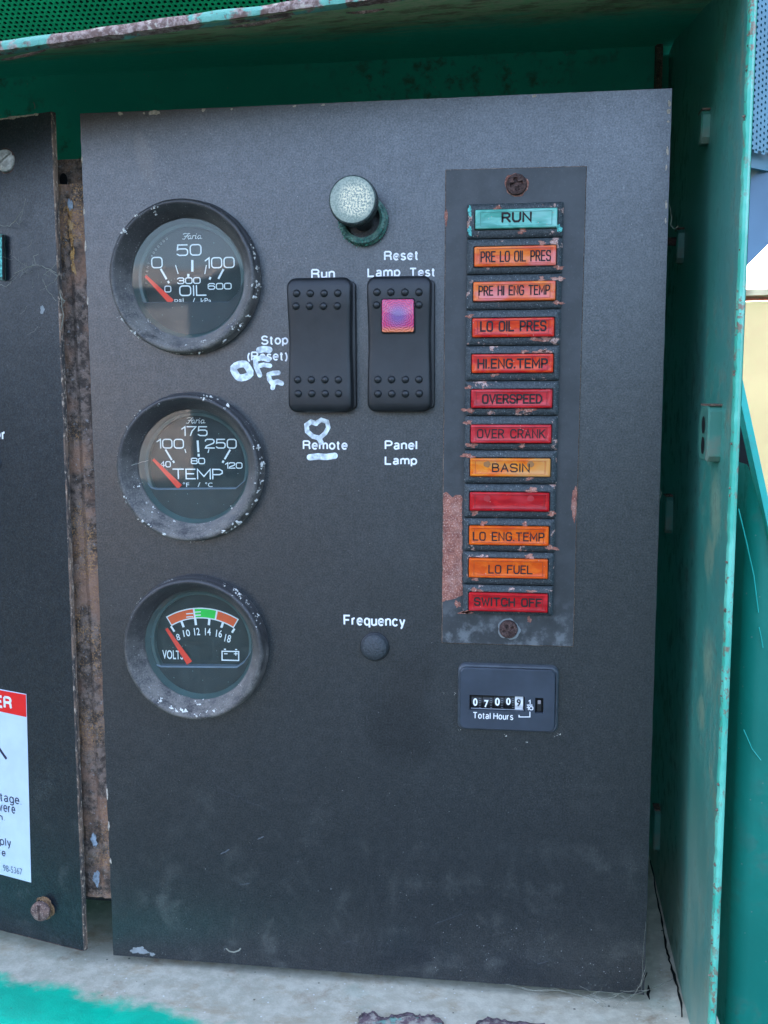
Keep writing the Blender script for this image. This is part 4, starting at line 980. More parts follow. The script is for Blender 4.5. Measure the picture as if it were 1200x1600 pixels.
# ================================================================== PUSH KNOB
kb = thing('push_knob', 'round verdigris covered push knob standing out above the two switches', 'knob', at(568, 345, 0)); c = kb.location
g = G(); g.lathe([(.0095, 0), (.0100, -.0006), (.0098, -.0016), (.0088, -.0022), (.0088, -.0030), (.0094, -.0034), (.0094, -.0046), (.0082, -.0052), (.0072, -.0046), (.0070, -.003)], c, 64, False)
for i, v in enumerate(g.v):
    d = v-c; v += Vector((d.x, 0, d.z)).normalized()*.00018*mnoise.noise(Vector((d.x*900, d.y*900, d.z*900)))
obj('collar', g, M['brass'], kb, 40)
g = G(); n = 44     # knurled ring
for k in range(n):
    a = 2*math.pi*k/n; p = Vector((c.x+.0092*math.cos(a), -.0040, c.z+.0092*math.sin(a))); g.lathe([(.00042, .0006), (.00042, -.0009), (.0001, -.0011)], p, 6)
obj('knurling', g, M['brass'], kb, 0)
g = G(); g.lathe([(.0042, 0), (.0042, -.012)], c, 32, True); obj('stem', g, M['rubber2'], kb, 40)
kc = at(550.5, 312, -.0165); kr = 37*PX*.96
g = G(); cc = Vector((c.x, 0, c.z)); cc = Vector((kc.x, 0, kc.z))
g.lathe([(.004, -.0085), (kr-.0006, -.0095), (kr, -.0105), (kr, -.0155), (kr-.0001, -.0163), (kr-.0006, -.0167)], cc, 72, False)
obj('knob_skirt', g, mat_plain('dark_knob_side', (.05, .07, .065, 1), .45, .5, 0, .5, 500, .0003), kb, 40)
g = G(); g.lathe([(kr-.0006, -.0167), (kr-.0010, -.0169), (kr*.5, -.0171), (.0001, -.01715)], cc, 72, True); obj('knob_face', g, M['knobface'], kb, 40, org=Vector((kc.x, -.0165, kc.z)))
g = G(); n = 60
for k in range(n):
    a = 2*math.pi*k/n; p = Vector((kc.x+kr*math.cos(a), -.0130, kc.z+kr*math.sin(a))); g.box(p.x-.00016, p.x+.00016, -.0155, -.0108, p.z-.00016, p.z+.00016)
obj('grip_ribs', g, M['rubber2'], kb, 0)
g = G(); r0 = random.Random(8)
for k in range(150):
    a = math.radians(r0.gauss(-70, 55)); r_ = .0097+r0.gauss(0, .0004); crumb(g, (c.x+r_*math.cos(a), -r0.uniform(.0002, .0035), c.z+r_*math.sin(a)), r0.uniform(.0001, .0003), r0)
obj('corrosion_crumbs', g, mat_plain('green_corrosion', (.10, .36, .27, 1), .9, .2, 0, .5, 2500), kb, 0, kind='stuff')

# ================================================================== ROCKER SWITCHES
bump_me = {}
def rocker(name, label, px0, px1, pt, pb, bumps, lens=None, pxs=0):
    YFr = -.0075
    X0, X1, Zt, Zb = rect(px0, pt, px1, pb, YFr); T = thing(name, label, 'switch', Vector(((X0+X1)/2, 0, (Zt+Zb)/2)), 'rocker switches')
    cx, cz = (X0+X1)/2, (Zt+Zb)/2; hw, hh = (X1-X0)/2, (Zt-Zb)/2
    g = G(); rblock(g, cx-hw-.0002, cx+hw+.0010, cz-hh+.0012, cz+hh-.0014, 0, -.0022, .0018, .0006); obj('frame', g, M['rubber2'], T, 40)
    def H(z):
        t = (z-cz)/hh                 # -1 bottom .. 1 top
        return .0074+.0010*math.cos(t*math.pi)*-1*.5 - (.0016*max(0, (t-.72)/.28)**2) - (.0012*max(0, (-t-.80)/.2)**2)
    def wid(z):
        t = (z-cz)/hh; return 1-.035*math.exp(-((t-.05)/.45)**2)
    def loop(s_in, dy, mode):
        L = rr(cx-hw+s_in, cx+hw-s_in, cz-hh+s_in, cz+hh-s_in, max(.0034-s_in, .0012), 0, 6)
        # densify the straight sides
        D = []
        for i, p in enumerate(L):
            q = L[(i+1) % len(L)]; m_ = 12 if (q-p).length > .004 else 1
            for k in range(m_): D.append(p.lerp(q, k/m_))
        return [Vector((cx+(p.x-cx)*wid(p.z), -(H(p.z)*mode-dy), p.z)) for p in D]
    Ls = [loop(0, 0, .25), loop(0, .0016, 1)]
    for a in (20, 40, 60, 80):
        t = math.radians(a); Ls.append(loop(.0016*(1-math.cos(t)), .0016*(1-math.sin(t)), 1))
    Ls.append(loop(.0022, 0, 1))
    nmax = len(Ls[0]); base = Ls[-1]
    for s_ in (.75, .5, .25, .0):
        Ls.append([Vector((cx+(p.x-cx)*s_, -H(p.z), p.z)) for p in base])
    g = G(); g.loft(Ls, False, False); body = obj('rocker', g, M['rubber'], T, 35)
    for bx, by in bumps:
        p = at(bx, by, -.0078)
        if 'b' not in bump_me:
            g = G(); g.lathe([(.00155, 0), (.00145, -.0004), (.0011, -.0008), (.0006, -.00105), (.0001, -.0011)], (0, 0, 0), 20)
            o = obj('bump', g, M['rubber'], T, 60, org=(0, 0, 0)); bump_me['b'] = o.data
        else:
            o = bpy.data.objects.new('bump', bump_me['b']); COL.objects.link(o); o.parent = T
        o.location = Vector((p.x, -H(p.z)+.0001, p.z))-T.location
    if lens:
        X0, X1, Zt2, Zb2 = rect(*lens, -.0083); g = G(); rblock(g, X0-.0004, X1+.0004, Zb2-.0004, Zt2+.0004, -.006, -.00795, .0009, .0002); obj('lens_frame', g, M['black'], T, 40)
        g = G(); rblock(g, X0, X1, Zb2, Zt2, -.006, -.0083, .0007, .0003)
        b = NB('pink_purple_lens'); x, y, z = b.xyz(); lc = Vector(((X0+X1)/2, 0, (Zt2+Zb2)/2)); lo = T.location
        dx = b.math('SUBTRACT', x, lc.x-lo.x); dz = b.math('SUBTRACT', z, lc.z-lo.z)
        rad = b.math('SQRT', b.math('ADD', b.math('MULTIPLY', dx, dx), b.math('MULTIPLY', dz, dz)))
        an = b.math('ARCTAN2', dz, dx)
        rings = b.math('SINE', b.math('ADD', b.math('MULTIPLY', rad, 6200), b.math('MULTIPLY', b.math('SINE', b.math('MULTIPLY', an, 16)), 1.6)))
        c = b.mix(b.ramp(rad, .001, .0062), (.22, .10, .30, 1), (.62, .03, .13, 1))
        c = b.mix(b.ramp(rings, -.3, .9, 0, .45), c, (.16, .05, .20, 1))
        c = b.mix(b.ramp(dz, -.0035, -.0062, 0, .85), c, (.80, .22, .06, 1))
        b.b.inputs['Coat Weight'].default_value = .6; b.bump(rings, .0002, .5)
        obj('lens', g, b.done(c, .25, .5), T, 40, label='pink and purple moulded lens')
    return T
q5 = lambda l: [(340+x/3.3333, 420+y/3.3333) for x, y in l]
rocker('rocker_switch', 'left black rocker switch captioned Run, Stop and Remote', 448.5, 549, 432.5, 644.5,
       q5([(411, 128), (482, 128), (554, 128), (625, 127), (407, 194), (478, 194), (550, 194), (622, 193), (416, 578), (487, 578), (558, 578), (628, 578), (420, 650), (490, 650), (560, 650), (630, 650)]))
rocker('rocker_switch', 'right black rocker switch with square pink lens, captioned Panel Lamp', 573, 673.5, 430, 643.5,
       q5([(830, 122), (902, 122), (975, 122), (1048, 122), (827, 188), (1048, 187), (834, 577), (905, 577), (977, 577), (1048, 577), (835, 651), (907, 651), (978, 651), (1050, 650)]), lens=(596.5, 467.5, 646.6, 519))

# ================================================================== LAMP STRIP
YS = -.0012
X0, _, _, _ = rect(696, 265, 917, 1009, YS)
tl, tr_, br, bl = at(696, 265, YS), at(917, 259, YS), at(896, 1011, YS), at(690, 1005, YS)
sp = thing('lamp_mounting_plate', 'tall narrow dark grey plate carrying the column of twelve lamps, paint lost on its left', 'plate', Vector(((tl.x+br.x)/2, 0, bl.z)))
g = G(); o_ = edgepts(tl, tr_, 40, .00012, 11)+edgepts(tr_, br, 120, .00016, 12)+edgepts(br, bl, 40, .0001, 13)+edgepts(bl, tl, 120, .00014, 14)
cc = (tl+br)/2; L = [[p+Vector((0, .0012, 0)) for p in o_], [p+Vector((0, .0003, 0)) for p in o_], [Vector((cc.x+(p.x-cc.x)*.99, YS, cc.z+(p.z-cc.z)*.997)) for p in o_]]
g.cur = 1; g.loft(L, False, False); g.cur = 0; g.loft([L[-1]], False, True)
b = NB('worn_grey_plate_paint'); n = b.noise(70, 6, .65); n2 = b.noise(900, 4, .7); x, y, z = b.xyz()
c = b.mix(b.ramp(n, .35, .65), (.030, .034, .036, 1), (.048, .053, .056, 1)); c = b.mix(b.ramp(n2, .58, .7, 0, .3), c, (.12, .13, .13, 1))
c = b.mix(b.math('MULTIPLY', b.ramp(z, .024, .002, 0, .75), b.ramp(b.noise(150, 5, .7), .47, .66)), c, (.17, .185, .19, 1)); b.bump(n2, .00008, .6)
obj('plate', g, [b.done(c, .45, .5), M['rustedge']], sp, 30)
g = G()
ro_ = [(693, 770), (697, 768), (703, 773), (708, 777), (713, 773), (719, 774), (722, 776), (722.5, 930), (714, 934), (703, 937), (691, 940)]
P = [at(a, c_, YS-.00008) for a, c_ in ro_]; D = []
for i, p in enumerate(P):
    q = P[(i+1) % len(P)]; m_ = max(1, int((q-p).length/.0008))
    for k in range(m_): D.append(p.lerp(q, k/m_)+Vector((rnd.uniform(-1, 1)*.00022 if 0 < i < 7 or True else 0, 0, rnd.uniform(-1, 1)*.0002)))
g.add([at(706, 855, YS-.0001)]+D, [(0, i+1, (i+1) % len(D)+1) for i in range(len(D))]); obj('bare_rust_patch', g, M['rust'], sp, 0, label='tall pink rust patch where the paint has come away')
g = G(); P = at(898, 787, YS); blob(g, P.x-.0002, P.z, 4.5*PX, 23*PX, YS-.0001, 6, .3, 30); P = at(712, 944, YS); blob(g, P.x+.0008, P.z, 4*PX, 6*PX, YS-.0001, 7, .5)
P = at(697, 340, YS); blob(g, P.x, P.z, 2*PX, 14*PX, YS-.0001, 8, .3); P = at(827, 968, YS); blob(g, P.x, P.z, 3*PX, 5*PX, YS-.0001, 9, .4); obj('rust_spot', g, M['rust'], sp, 0)
# lamps
TEAL, ORG, RED, AMB = (.10, .42, .32, 1), (.86, .15, .035, 1), (.66, .012, .016, 1), (.85, .26, .025, 1)
lensm = {
 'teal': mat_lens('teal_lens', (.07, .33, .25, 1), (.16, .52, .42, 1), (.30, .62, .55, 1)),
 'orange': mat_lens('orange_pink_lens', (.72, .09, .02, 1), (.82, .19, .03, 1), (.74, .20, .20, 1)),
 'redor': mat_lens('red_orange_lens', (.52, .008, .010, 1), (.76, .075, .015, 1), (.62, .03, .03, 1)),
 'red': mat_lens('red_lens', (.38, .004, .010, 1), (.55, .010, .014, 1), (.60, .04, .05, 1)),
 'amber': mat_lens('amber_lens', (.76, .12, .006, 1), (.80, .24, .02, 1), (.62, .30, .09, 1)),
 'orange2': mat_lens('plain_orange_lens', (.66, .075, .006, 1), (.80, .14, .01, 1)),
}
bz = [316, 371.8, 427.8, 483.5, 539.8, 595, 649.8, 703.5, 756.3, 810, 862.4, 914.6, 962]
ln = [(742.5, 326.5, 871, 356.5), (741, 384, 869, 415), (739.5, 440, 868, 470), (738, 496.5, 866, 526), (737, 553, 864.5, 582), (736, 608.5, 863, 637.5), (735.5, 664, 861.5, 692.5), (734.5, 716.3, 860, 744.5), (734, 769.5, 858.5, 798.5), (733, 822.5, 857.5, 852), (732.5, 873.5, 856, 903.5), (732.5, 927.5, 856, 956)]
tx_ = [('RUN', 783.5, 331, 831, 347.5), ('PRE LO OIL PRES', 750.8, 391.5, 861, 409), ('PRE HI ENG TEMP', 747.5, 445.5, 859.5, 461.5), ('LO OIL PRES', 750, 501, 854, 518), ('HI.ENG.TEMP', 746, 560, 856, 576), ('OVERSPEED', 753, 615.5, 847.5, 631), ('OVER CRANK', 745.3, 670.4, 852, 685), ('BASIN', 768.7, 724, 827.8, 738), None, ('LO ENG.TEMP', 738.6, 831.5, 850.7, 845.6), ('LO FUEL', 763, 883, 832.4, 896.8), ('SWITCH OFF', 740.5, 934, 846.7, 948)]
cl = ['teal', 'orange', 'orange', 'redor', 'redor', 'red', 'red', 'amber', 'red', 'orange2', 'orange2', 'red']
cn = ['teal green', 'pinkish orange', 'orange', 'red', 'red orange', 'red', 'red', 'amber', 'red', 'orange', 'deep orange', 'dark red']
for i in range(12):
    YL = -.0040
    xl = 729.5-6.5*i/11; xr = 880.5-16*i/11; X0, X1, Zt, Zb = rect(xl, bz[i]+.7, xr, bz[i+1]-.9, YL)
    t = tx_[i]; lab = '%s lamp reading %s in the lamp column' % (cn[i], t[0]) if t else 'red lamp without lettering, between the BASIN and LO ENG.TEMP lamps'
    if i == 0: lab = 'teal green lamp reading RUN at the top of the lamp column'
    T = thing('indicator_lamp', lab, 'indicator lamp', Vector(((X0+X1)/2, YS, (Zt+Zb)/2)), 'indicator lamps in the column')
    g = G(); lx0, lx1, lzt, lzb = rect(*ln[i], -.0056)
    L = [rr(X0, X1, Zb, Zt, .0007, YS), rr(X0, X1, Zb, Zt, .0007, -.0032), rr(X0+.0003, X1-.0003, Zb+.0003, Zt-.0003, .0006, -.0036), rr(X0+.0016, X1-.0014, Zb+.0013, Zt-.0012, .0005, -.0042), rr(lx0-.0004, lx1+.0004, lzb-.0004, lzt+.0004, .0005, -.0043), rr(lx0-.0002, lx1+.0002, lzb-.0002, lzt+.0002, .0004, -.0030)]
    g.loft(L, False, True)
    for v in g.v: v += Vector((1, 0, 0))*.00008*mnoise.noise(v*900)
    obj('lamp_frame', g, M['lampbezel'], T, 30, org=(0.01*i, 0, 0.013*i))
    if i: pass
    g = G(); dz = (random.Random(i).random()-.5)*.0002
    L = [rr(lx0, lx1, lzb, lzt, .0005, -.0032), rr(lx0, lx1, lzb+dz, lzt+dz, .0005, -.0054), rr(lx0+.0003, lx1-.0003, lzb+.0003, lzt-.0003, .0004, -.0057), rr(lx0+.0009, lx1-.0009, lzb+.0008, lzt-.0008, .0003, -.00575), rr(lx0+.0012, lx1-.0012, lzb+.0010, lzt-.0010, .0003, -.0056)]
    g.loft(L, False, True); obj('lens', g, lensm[cl[i]], T, 35, org=(0.017*i, 0, 0.011*i))
    dk = {'teal': (.03, .20, .15, 1), 'orange': (.45, .05, .01, 1), 'redor': (.30, .006, .008, 1), 'red': (.22, .003, .006, 1), 'amber': (.50, .07, .004, 1), 'orange2': (.42, .045, .004, 1)}[cl[i]]
    g = G(); a_ = .0016; q = [(lx0+a_*1.3, lzb+a_*.62), (lx1-a_*1.3, lzb+a_*.62), (lx1-a_*1.3, lzt-a_*.62), (lx0+a_*1.3, lzt-a_*.62)]; q.append(q[0]); ribbon(g, q, .9*PX, -.00563)
    obj('inner_rib', g, mat_plain('lens_rib_'+cl[i], dk, .3, .5, 0, .2, 900), T, 0)
    if t:
        g = G(); big = len(t[0]) < 10; stroke_text(g, t[0], rect(*t[1:], -.0057), -.00568, (3.1 if i == 0 else 2.6 if i in (3, 4, 5, 11) else 2.0)*PX, .38 if big else .42); obj('lettering', g, M['engrave'], T, 0)
    r0 = random.Random(90+i)
    g = G()
    for k in range(r0.randint(2, 4)):         # rust scabs where the frame paint has lifted
        s_ = r0.choice((-1, 1)); px_ = r0.uniform(lx0, lx1) if r0.random() < .7 else (lx0-.0011 if r0.random() < .6 else lx1+.0011); pz_ = (lzt+.0009) if s_ > 0 else (lzb-.0009)
        blob(g, px_, pz_, r0.uniform(4, 10)*PX, r0.uniform(2.2, 4)*PX, -.00437, r0.random(), .55, 22)
    obj('rust_spot', g, M['rust'], T, 0)
    if i == 0:
        g = G()
        for px_, py_, a_, b_ in ((734, 330, 3, 7), (734, 361, 3.5, 6), (874, 357, 4, 5)): p = at(px_, py_, -.0043); blob(g, p.x, p.z, a_*PX, b_*PX, -.00440, px_, .4)
        obj('verdigris_spot', g, mat_plain('bright_verdigris', (.13, .48, .42, 1), .9, .2, 0, .4, 2000), T, 0)
    if i in (7, 8):
        g = G()
        for px_ in (761, 829): p = at(px_, (ln[i][1]+ln[i][3])/2-5, -.0058); blob(g, p.x, p.z, 5*PX, 5*PX, -.00566, px_, .12, 24)
        obj('bulb_shadow', g, mat_plain('lamp_bulb_behind_lens', (.30, .13, .04, 1) if i == 7 else (.40, .02, .025, 1), .35), T, 0)
# the two crosshead screws
def screw(name, label, px, py, rpx, Y0, dome, mat, slot='cross', rot=0., grp=None, ring=None, nrm=None):
    c = at(px, py, Y0-.001) if nrm is None else hit(px, py, *nrm); r = rpx*PX
    T = thing(name, label, 'screw', c, grp); g = G(); n, m = 60, 14; L = []
    for j in range(m+1):
        s = 1-j/m; s = max(s, .01); row = []
        for i in range(n):
            a = 2*math.pi*i/n+rot; x, z = s*math.cos(a), s*math.sin(a); h = dome*math.sqrt(max(0, 1-.85*s*s))+(.0004 if s < .99 else 0)
            a2 = 2*math.pi*i/n; u, v = s*math.cos(a2), s*math.sin(a2)
            if slot == 'cross' and ((abs(u) < .16 and abs(v) < .62) or (abs(v) < .16 and abs(u) < .62)): h -= dome*.75
            if slot == 'line' and abs(v) < .13: h -= dome*.7
            h += dome*.12*mnoise.noise(Vector((x*5, z*5, px)))
            row.append(Vector((c.x+r*x, c.y-h, c.z+r*z)))
        L.append(row)
    g.loft([[p+Vector((0, dome+.001, 0)) for p in L[0]]]+L, False, True); obj('head', g, mat, T, 25)
    return T
s1 = screw('crosshead_screw', 'rusty crosshead screw at the top of the lamp plate above RUN', 807, 288.5, 15.5, YS-.0006+.001, .0014, M['rustdark'], rot=.2, grp='crosshead screws')
s2 = screw('crosshead_screw', 'rusty crosshead screw at the bottom of the lamp plate below SWITCH OFF', 794.5, 983, 14.5, YS-.0006+.001, .0014, M['rustdark'], rot=.5, grp='crosshead screws')
for T, px, py in ((s1, 807, 289), (s2, 795, 983)):
    g = G(); p = at(px, py, YS); blob(g, p.x, p.z, 17*PX, 17.5*PX, YS-.00005, px, .12, 30); obj('chipped_ring', g, M['rust'] if T is s1 else M['chipgrey'], T, 0)

# ================================================================== FREQUENCY PLUG
p = at(584.5, 1012, -.002); T = thing('hole_plug', 'black domed plug button under the word Frequency', 'plug', Vector((p.x, 0, p.z)))
g = G(); r = 22.8*PX; g.lathe([(r, 0), (r, -.0009), (r-.0002, -.0016), (r*.93, -.0025), (r*.8, -.0032), (r*.6, -.0038), (r*.35, -.0041), (.0001, -.0042)], T.location, 56)
b = NB('grained_plug_plastic'); nn = b.noise(1300, 3, .6); b.bump(nn, .0006, 1); obj('dome', g, b.done(b.mix(b.ramp(nn, .3, .7), (.030, .036, .040, 1), (.055, .062, .066, 1)), .42, .5), T, 60)
g = G(); g.lathe([(r+.0004, 0), (r+.0003, -.0004), (r-.0001, -.0006)], T.location, 56, False); obj('rim', g, M['rubber2'], T, 60)

# ================================================================== HOUR METER
X0, X1, Zt, Zb = rect(716, 1042, 871, 1143.5, -.003); T = thing('hour_meter', 'rectangular Total Hours meter reading 07009 below the lamp plate', 'hour meter', Vector(((X0+X1)/2, 0, (Zt+Zb)/2)))
g = G(); wx0, wx1, wzt, wzb = rect(733.5, 1087, 820, 1110.5, -.003); vx0, vx1, vzt, vzb = rect(836, 1090.5, 849, 1114, -.003)
L = [rr(X0-.0003+i, X1+.0005-i, Zb-.0001+i, Zt+.0004-i, .0030, yy, 8) for i, yy in ((0, 0), (0, -.0016), (.0003, -.0023), (.0008, -.0026), (.0012, -.0024), (.0014, -.0012))]
g.loft(L, False, False); obj('rim', g, M['meterrim'], T, 40)
# face with two window openings, made of strips round them
g = G(); fx0, fx1, fz0, fz1 = X0+.0010, X1-.0012, Zb+.0010, Zt-.0012; yF = -.0031
outer = rr(fx0, fx1, fz0, fz1, .0024, yF, 6)
g.loft([rr(fx0-.0003, fx1+.0003, fz0-.0003, fz1+.0003, .0026, -.0020, 6), rr(fx0-.0003, fx1+.0003, fz0-.0003, fz1+.0003, .0026, yF+.0003, 6), outer], False, False)
import bmesh
bm = bmesh.new(); from mathutils.geometry import tessellate_polygon
hole1 = [Vector((wx0, yF, wzb)), Vector((wx0, yF, wzt)), Vector((wx1, yF, wzt)), Vector((wx1, yF, wzb))]; hole2 = [Vector((vx0, yF, vzb)), Vector((vx0, yF, vzt)), Vector((vx1, yF, vzt)), Vector((vx1, yF, vzb))]
bm.free(); loops = [[Vector((p.x, p.z, 0)) for p in l] for l in (outer, hole1, hole2)]; allp = outer+hole1+hole2
g.add(allp, [tuple(t) for t in tessellate_polygon(loops)])
for h in (hole1, hole2): g.loft([h, [q+Vector((0, .0014, 0)) for q in h]], False, False)
obj('face', g, M['meter'], T, 30)
g = G(); g.box(wx0-.0005, wx1+.0005, -.0014, -.0010, wzb-.0005, wzt+.0005); g.box(vx0-.0004, vx1+.0004, -.0014, -.0010, vzb-.0004, vzt+.0004); obj('window_back', g, M['black'], T, 0)
dgs = [('0', 742.6, 1097, 7, 12), ('7', 760, 1099.5, 6.5, 11.5), ('0', 777.2, 1096.5, 7.5, 12.5), ('0', 794.3, 1096, 7, 11.5), ('9', 810.5, 1098, 6.5, 11.5)]
for k, (ch, dx_, dy_, dw, dh) in enumerate(dgs):
    c = at(dx_+(2.2 if k < 4 else .4), 1098.8, -.0018); g = G(); hw_ = 8.2*PX if k < 4 else 6.4*PX; rad = 13*PX
    g.loft([[Vector((x, c.y+rad*.9-rad*math.cos(a), c.z+rad*math.sin(a))) for a in [math.radians(-60+120*q/12) for q in range(13)]] for x in (c.x-hw_, c.x+hw_)], False, False, False)
    for v in g.v: v.y = min(v.y, -.00142) if abs(v.z-c.z) < rad*.9 else -.00141
    D = obj('number_drum', g, M['drum'] if k < 4 else M['drumwhite'], T, 60)
    g = G(); R = rect(dx_-dw/2, dy_-dh/2, dx_+dw/2, dy_+dh/2, -.0022); put_text(g, ch, R, -.0022, .03)
    obj('digit', g, M['dialprint'] if k < 4 else M['drum'], D, 0)
    if k < 4:
        g = G()
        for q in range(5):
            p = at(dx_+7.5, 1091+q*3.6, -.0022); g.box(p.x-1.8*PX, p.x+1.2*PX, -.0022, -.00215, p.z-.5*PX, p.z+.5*PX)
        obj('drum_marks', g, mat_plain('grey_drum_marks', (.16, .17, .18, 1), .6), D, 0)
g = G(); g.box(wx0+.0006, wx1-.0004, -.0023, -.0020, wzb+.0003, wzb+.00055); obj('window_lip', g, mat_plain('pale_lip', (.3, .33, .36, 1), .5), T, 0)
g = G(); p = at(842.5, 1104, -.002); g.box(p.x-3.2*PX, p.x+3.2*PX, -.0019, -.0016, p.z-8*PX, p.z+9*PX); obj('tell_tale_drum', g, M['rubber2'], T, 0)
g = G(); p = at(842.5, 1097, -.002); g.box(p.x-2.3*PX, p.x+2.3*PX, -.0021, -.00195, p.z-3*PX, p.z+3*PX); obj('tell_tale_mark', g, mat_plain('grey_pink_mark', (.34, .30, .30, 1), .5), T, 0)
g = G(); g.box(wx0-.0002, wx1+.0002, -.00315, -.0030, wzb-.0002, wzt+.0002); 
g = G(); put_grot(g, 'Total Hours', rect(738.8, 1113.5, 802, 1124, -.0032), -.0032, .14, .26); obj('lettering', g, M['print'], T, 0)
g = G(); stroke_text(g, '1', rect(825.6, 1093.3, 829.0, 1100, -.0032), -.0032, 1.3*PX); stroke_text(g, '10', rect(823, 1103.6, 833.3, 1109.6, -.0032), -.0032, 1.3*PX, .35)
for seq in (((823.3, 1101.7), (831.8, 1101.7)), ((811, 1117), (811, 1120.2), (828, 1120.2), (828, 1112))): ribbon(g, [(at(a, c_, -.0032).x, at(a, c_, -.0032).z) for a, c_ in seq], 1.5*PX, -.0032, False)
obj('fraction_lettering', g, M['print'], T, 0)
g = G(); r0 = random.Random(4)
for px_, py_, r_ in ((711, 1083, 2.), (872, 1147, 2.5), (866, 1151, 1.5), (718, 1141, 1.5), (790, 1149, 2.8), (823, 1160, 2.2), (693, 1083, 1.), (806, 1170, 1.)):
    for k in range(5): p = at(px_+r0.gauss(0, 1.5), py_+r0.gauss(0, 1)); crumb(g, (p.x, -.0001, p.z), r_*PX*r0.uniform(.2, .45), r0)
obj('dirt_crumbs', g, M['crumb'], T, 0, kind='stuff')

# ================================================================== LEFT PANEL (turned away 14 degrees)
A = at(81.5, 174, -.0035); Bb = at(131.5, 1487, -.0035)
yaw = math.radians(14.1); U = Vector((-math.cos(yaw), math.sin(yaw), 0)); NL = Vector((-math.sin(yaw), -math.cos(yaw), 0))
LP = A.copy()
def L_at(px, py, h=0.): return hit(px, py, LP+NL*h, NL)
dv = (Bb-A); dv = (dv-NL*dv.dot(NL))
lp = thing('left_side_panel', 'black side panel at the left edge, with rust streaked right edge and a warning sticker', 'panel', Bb)
g = G(); W_ = .16; n = 120
edge = [A+dv*(k/n)+U*.00012*mnoise.noise(Vector((k*.3, 0, 7))) for k in range(n+1)]
top_left = A+U*W_; bot_left = top_left+dv
g.cur = 0; g.add([top_left]+[p+U*.0008 for p in edge]+[bot_left], [tuple(range(n+3))])
# folded right edge: small flange turned back
L = [[p+U*.0008 for p in edge], [p+U*.0002-NL*.0002 for p in edge], [p-NL*.0008 for p in edge], [p-NL*.0021 for p in edge], [p-NL*.0023+U*.001 for p in edge]]
g.cur = 1; g.loft(L, False, False, False)
# top and bottom thickness
g.cur = 1; g.add([A+U*.0008, top_left, top_left-NL*.002, A-NL*.002], [(0, 1, 2, 3)]); g.add([Bb+U*.0008, bot_left, bot_left-NL*.002, Bb-NL*.002], [(0, 1, 2, 3)])
b = NB('rust_streaked_flange'); n1 = b.noise(240, 6, .75, b.mapping((1, 1, .25))); n2 = b.noise(900, 4, .7, b.mapping((1, 1, .5)))
c = b.mix(b.ramp(n1, .42, .6), (.05, .045, .042, 1), (.20, .13, .09, 1)); c = b.mix(b.ramp(n2, .54, .64, 0, .85), c, (.46, .36, .27, 1)); b.bump(n1, .0006, 1)
fl = b.done(c, .7, .3)
obj('plate', g, [M['panel2'], fl], lp, 30)
g = G(); r0 = random.Random(2)
for k in range(10):
    P = A+U*(.002+.03*k/10)-Vector((0, 0, .0004)); m_ = lambda x, z, P=P: P+U*x+Vector((0, 0, z))+NL*.0001
    if r0.random() < .8: blob(g, 0, 0, r0.uniform(.001, .0028), r0.uniform(.0002, .0006), 0, k, .3, 16, m_)
obj('paint_chip', g, M['chip'], lp, 0, kind='stuff')
def lblob(g, px, py, rx, rz, seed, h=.0001, jag=.3, n=24):
    P = L_at(px, py, h); return blob(g, 0, 0, rx, rz, 0, seed, jag, n, lambda x, z: P+U*x+Vector((0, 0, z)))
g = G(); lblob(g, 66, 484, .0012, .0016, 5); obj('grey_chip', g, M['chipgrey'], lp, 0)
def ltext(s, x0, y0, x1, y1, mat, par, h=.0001, bold=.0, name='lettering', wt=.12):
    my = (y0+y1)/2; a = L_at(x0, my, h); c_ = L_at(x1, my, h); zt = L_at((x0+x1)/2, y0, h).z; zb = L_at((x0+x1)/2, y1, h).z
    g = G(); rt = -U; ln_ = (c_-a).length
    if all(ch in HF for ch in s):
        put_grot(g, s, (0, ln_, zt, zb), 0, wt, .26, lambda x, z, e=0: Vector((a.x, a.y, 0))+rt*x+Vector((0, 0, z))+NL*e)
    else:
        v, f = font2d(s, bold); g.add([Vector((a.x, a.y, 0))+rt*p[0]*ln_+Vector((0, 0, zb+(zt-zb)*p[1])) for p in v], f)
    return obj(name, g, M[mat], par, 0)
ltext('er', -8, 674, 9, 687.5, 'print', lp, .0001, .012, 'caption', .17)
# plug half in view, and corner of a teal switch
c0 = L_at(-7, 724, .0); T = thing('hole_plug', 'dark round plug cut by the left picture edge, above the sticker', 'plug', c0)
g = G(); g.lathe([(.0029, .0), (.0028, -.001), (.002, -.0018), (.0001, -.002)], c0, 32); obj('cap', g, M['plate'], T, 50)
c0 = L_at(-8, 402, .0); T = thing('toggle_plate', 'verdigris covered plate at the left picture edge', 'plate', c0)
a, c_ = L_at(4, 366, .0015), L_at(5, 438, .0015); g = G(); q = [L_at(-30, 360, .0015), a, c_, L_at(-30, 432, .0015)]; g.prism(q, NL, .0014); obj('plate', g, M['brass'], T, 0)
g = G(); a2 = [L_at(3, 367, .0021), L_at(5.5, 367, .0021), L_at(6, 437, .0021), L_at(3.5, 437, .0021)]; g.prism(a2, NL, .0007); obj('edge', g, M['black'], T, 0)
g = G(); a2 = [L_at(-4, 371, .0022), L_at(2.4, 371, .0022), L_at(3, 433, .0022), L_at(-4, 433, .0022)]; g.prism(a2, NL, .0007); obj('verdigris_face', g, mat_plain('bright_teal_oxide', (.13, .48, .42, 1), .8, .3, 0, .5, 900), T, 0)
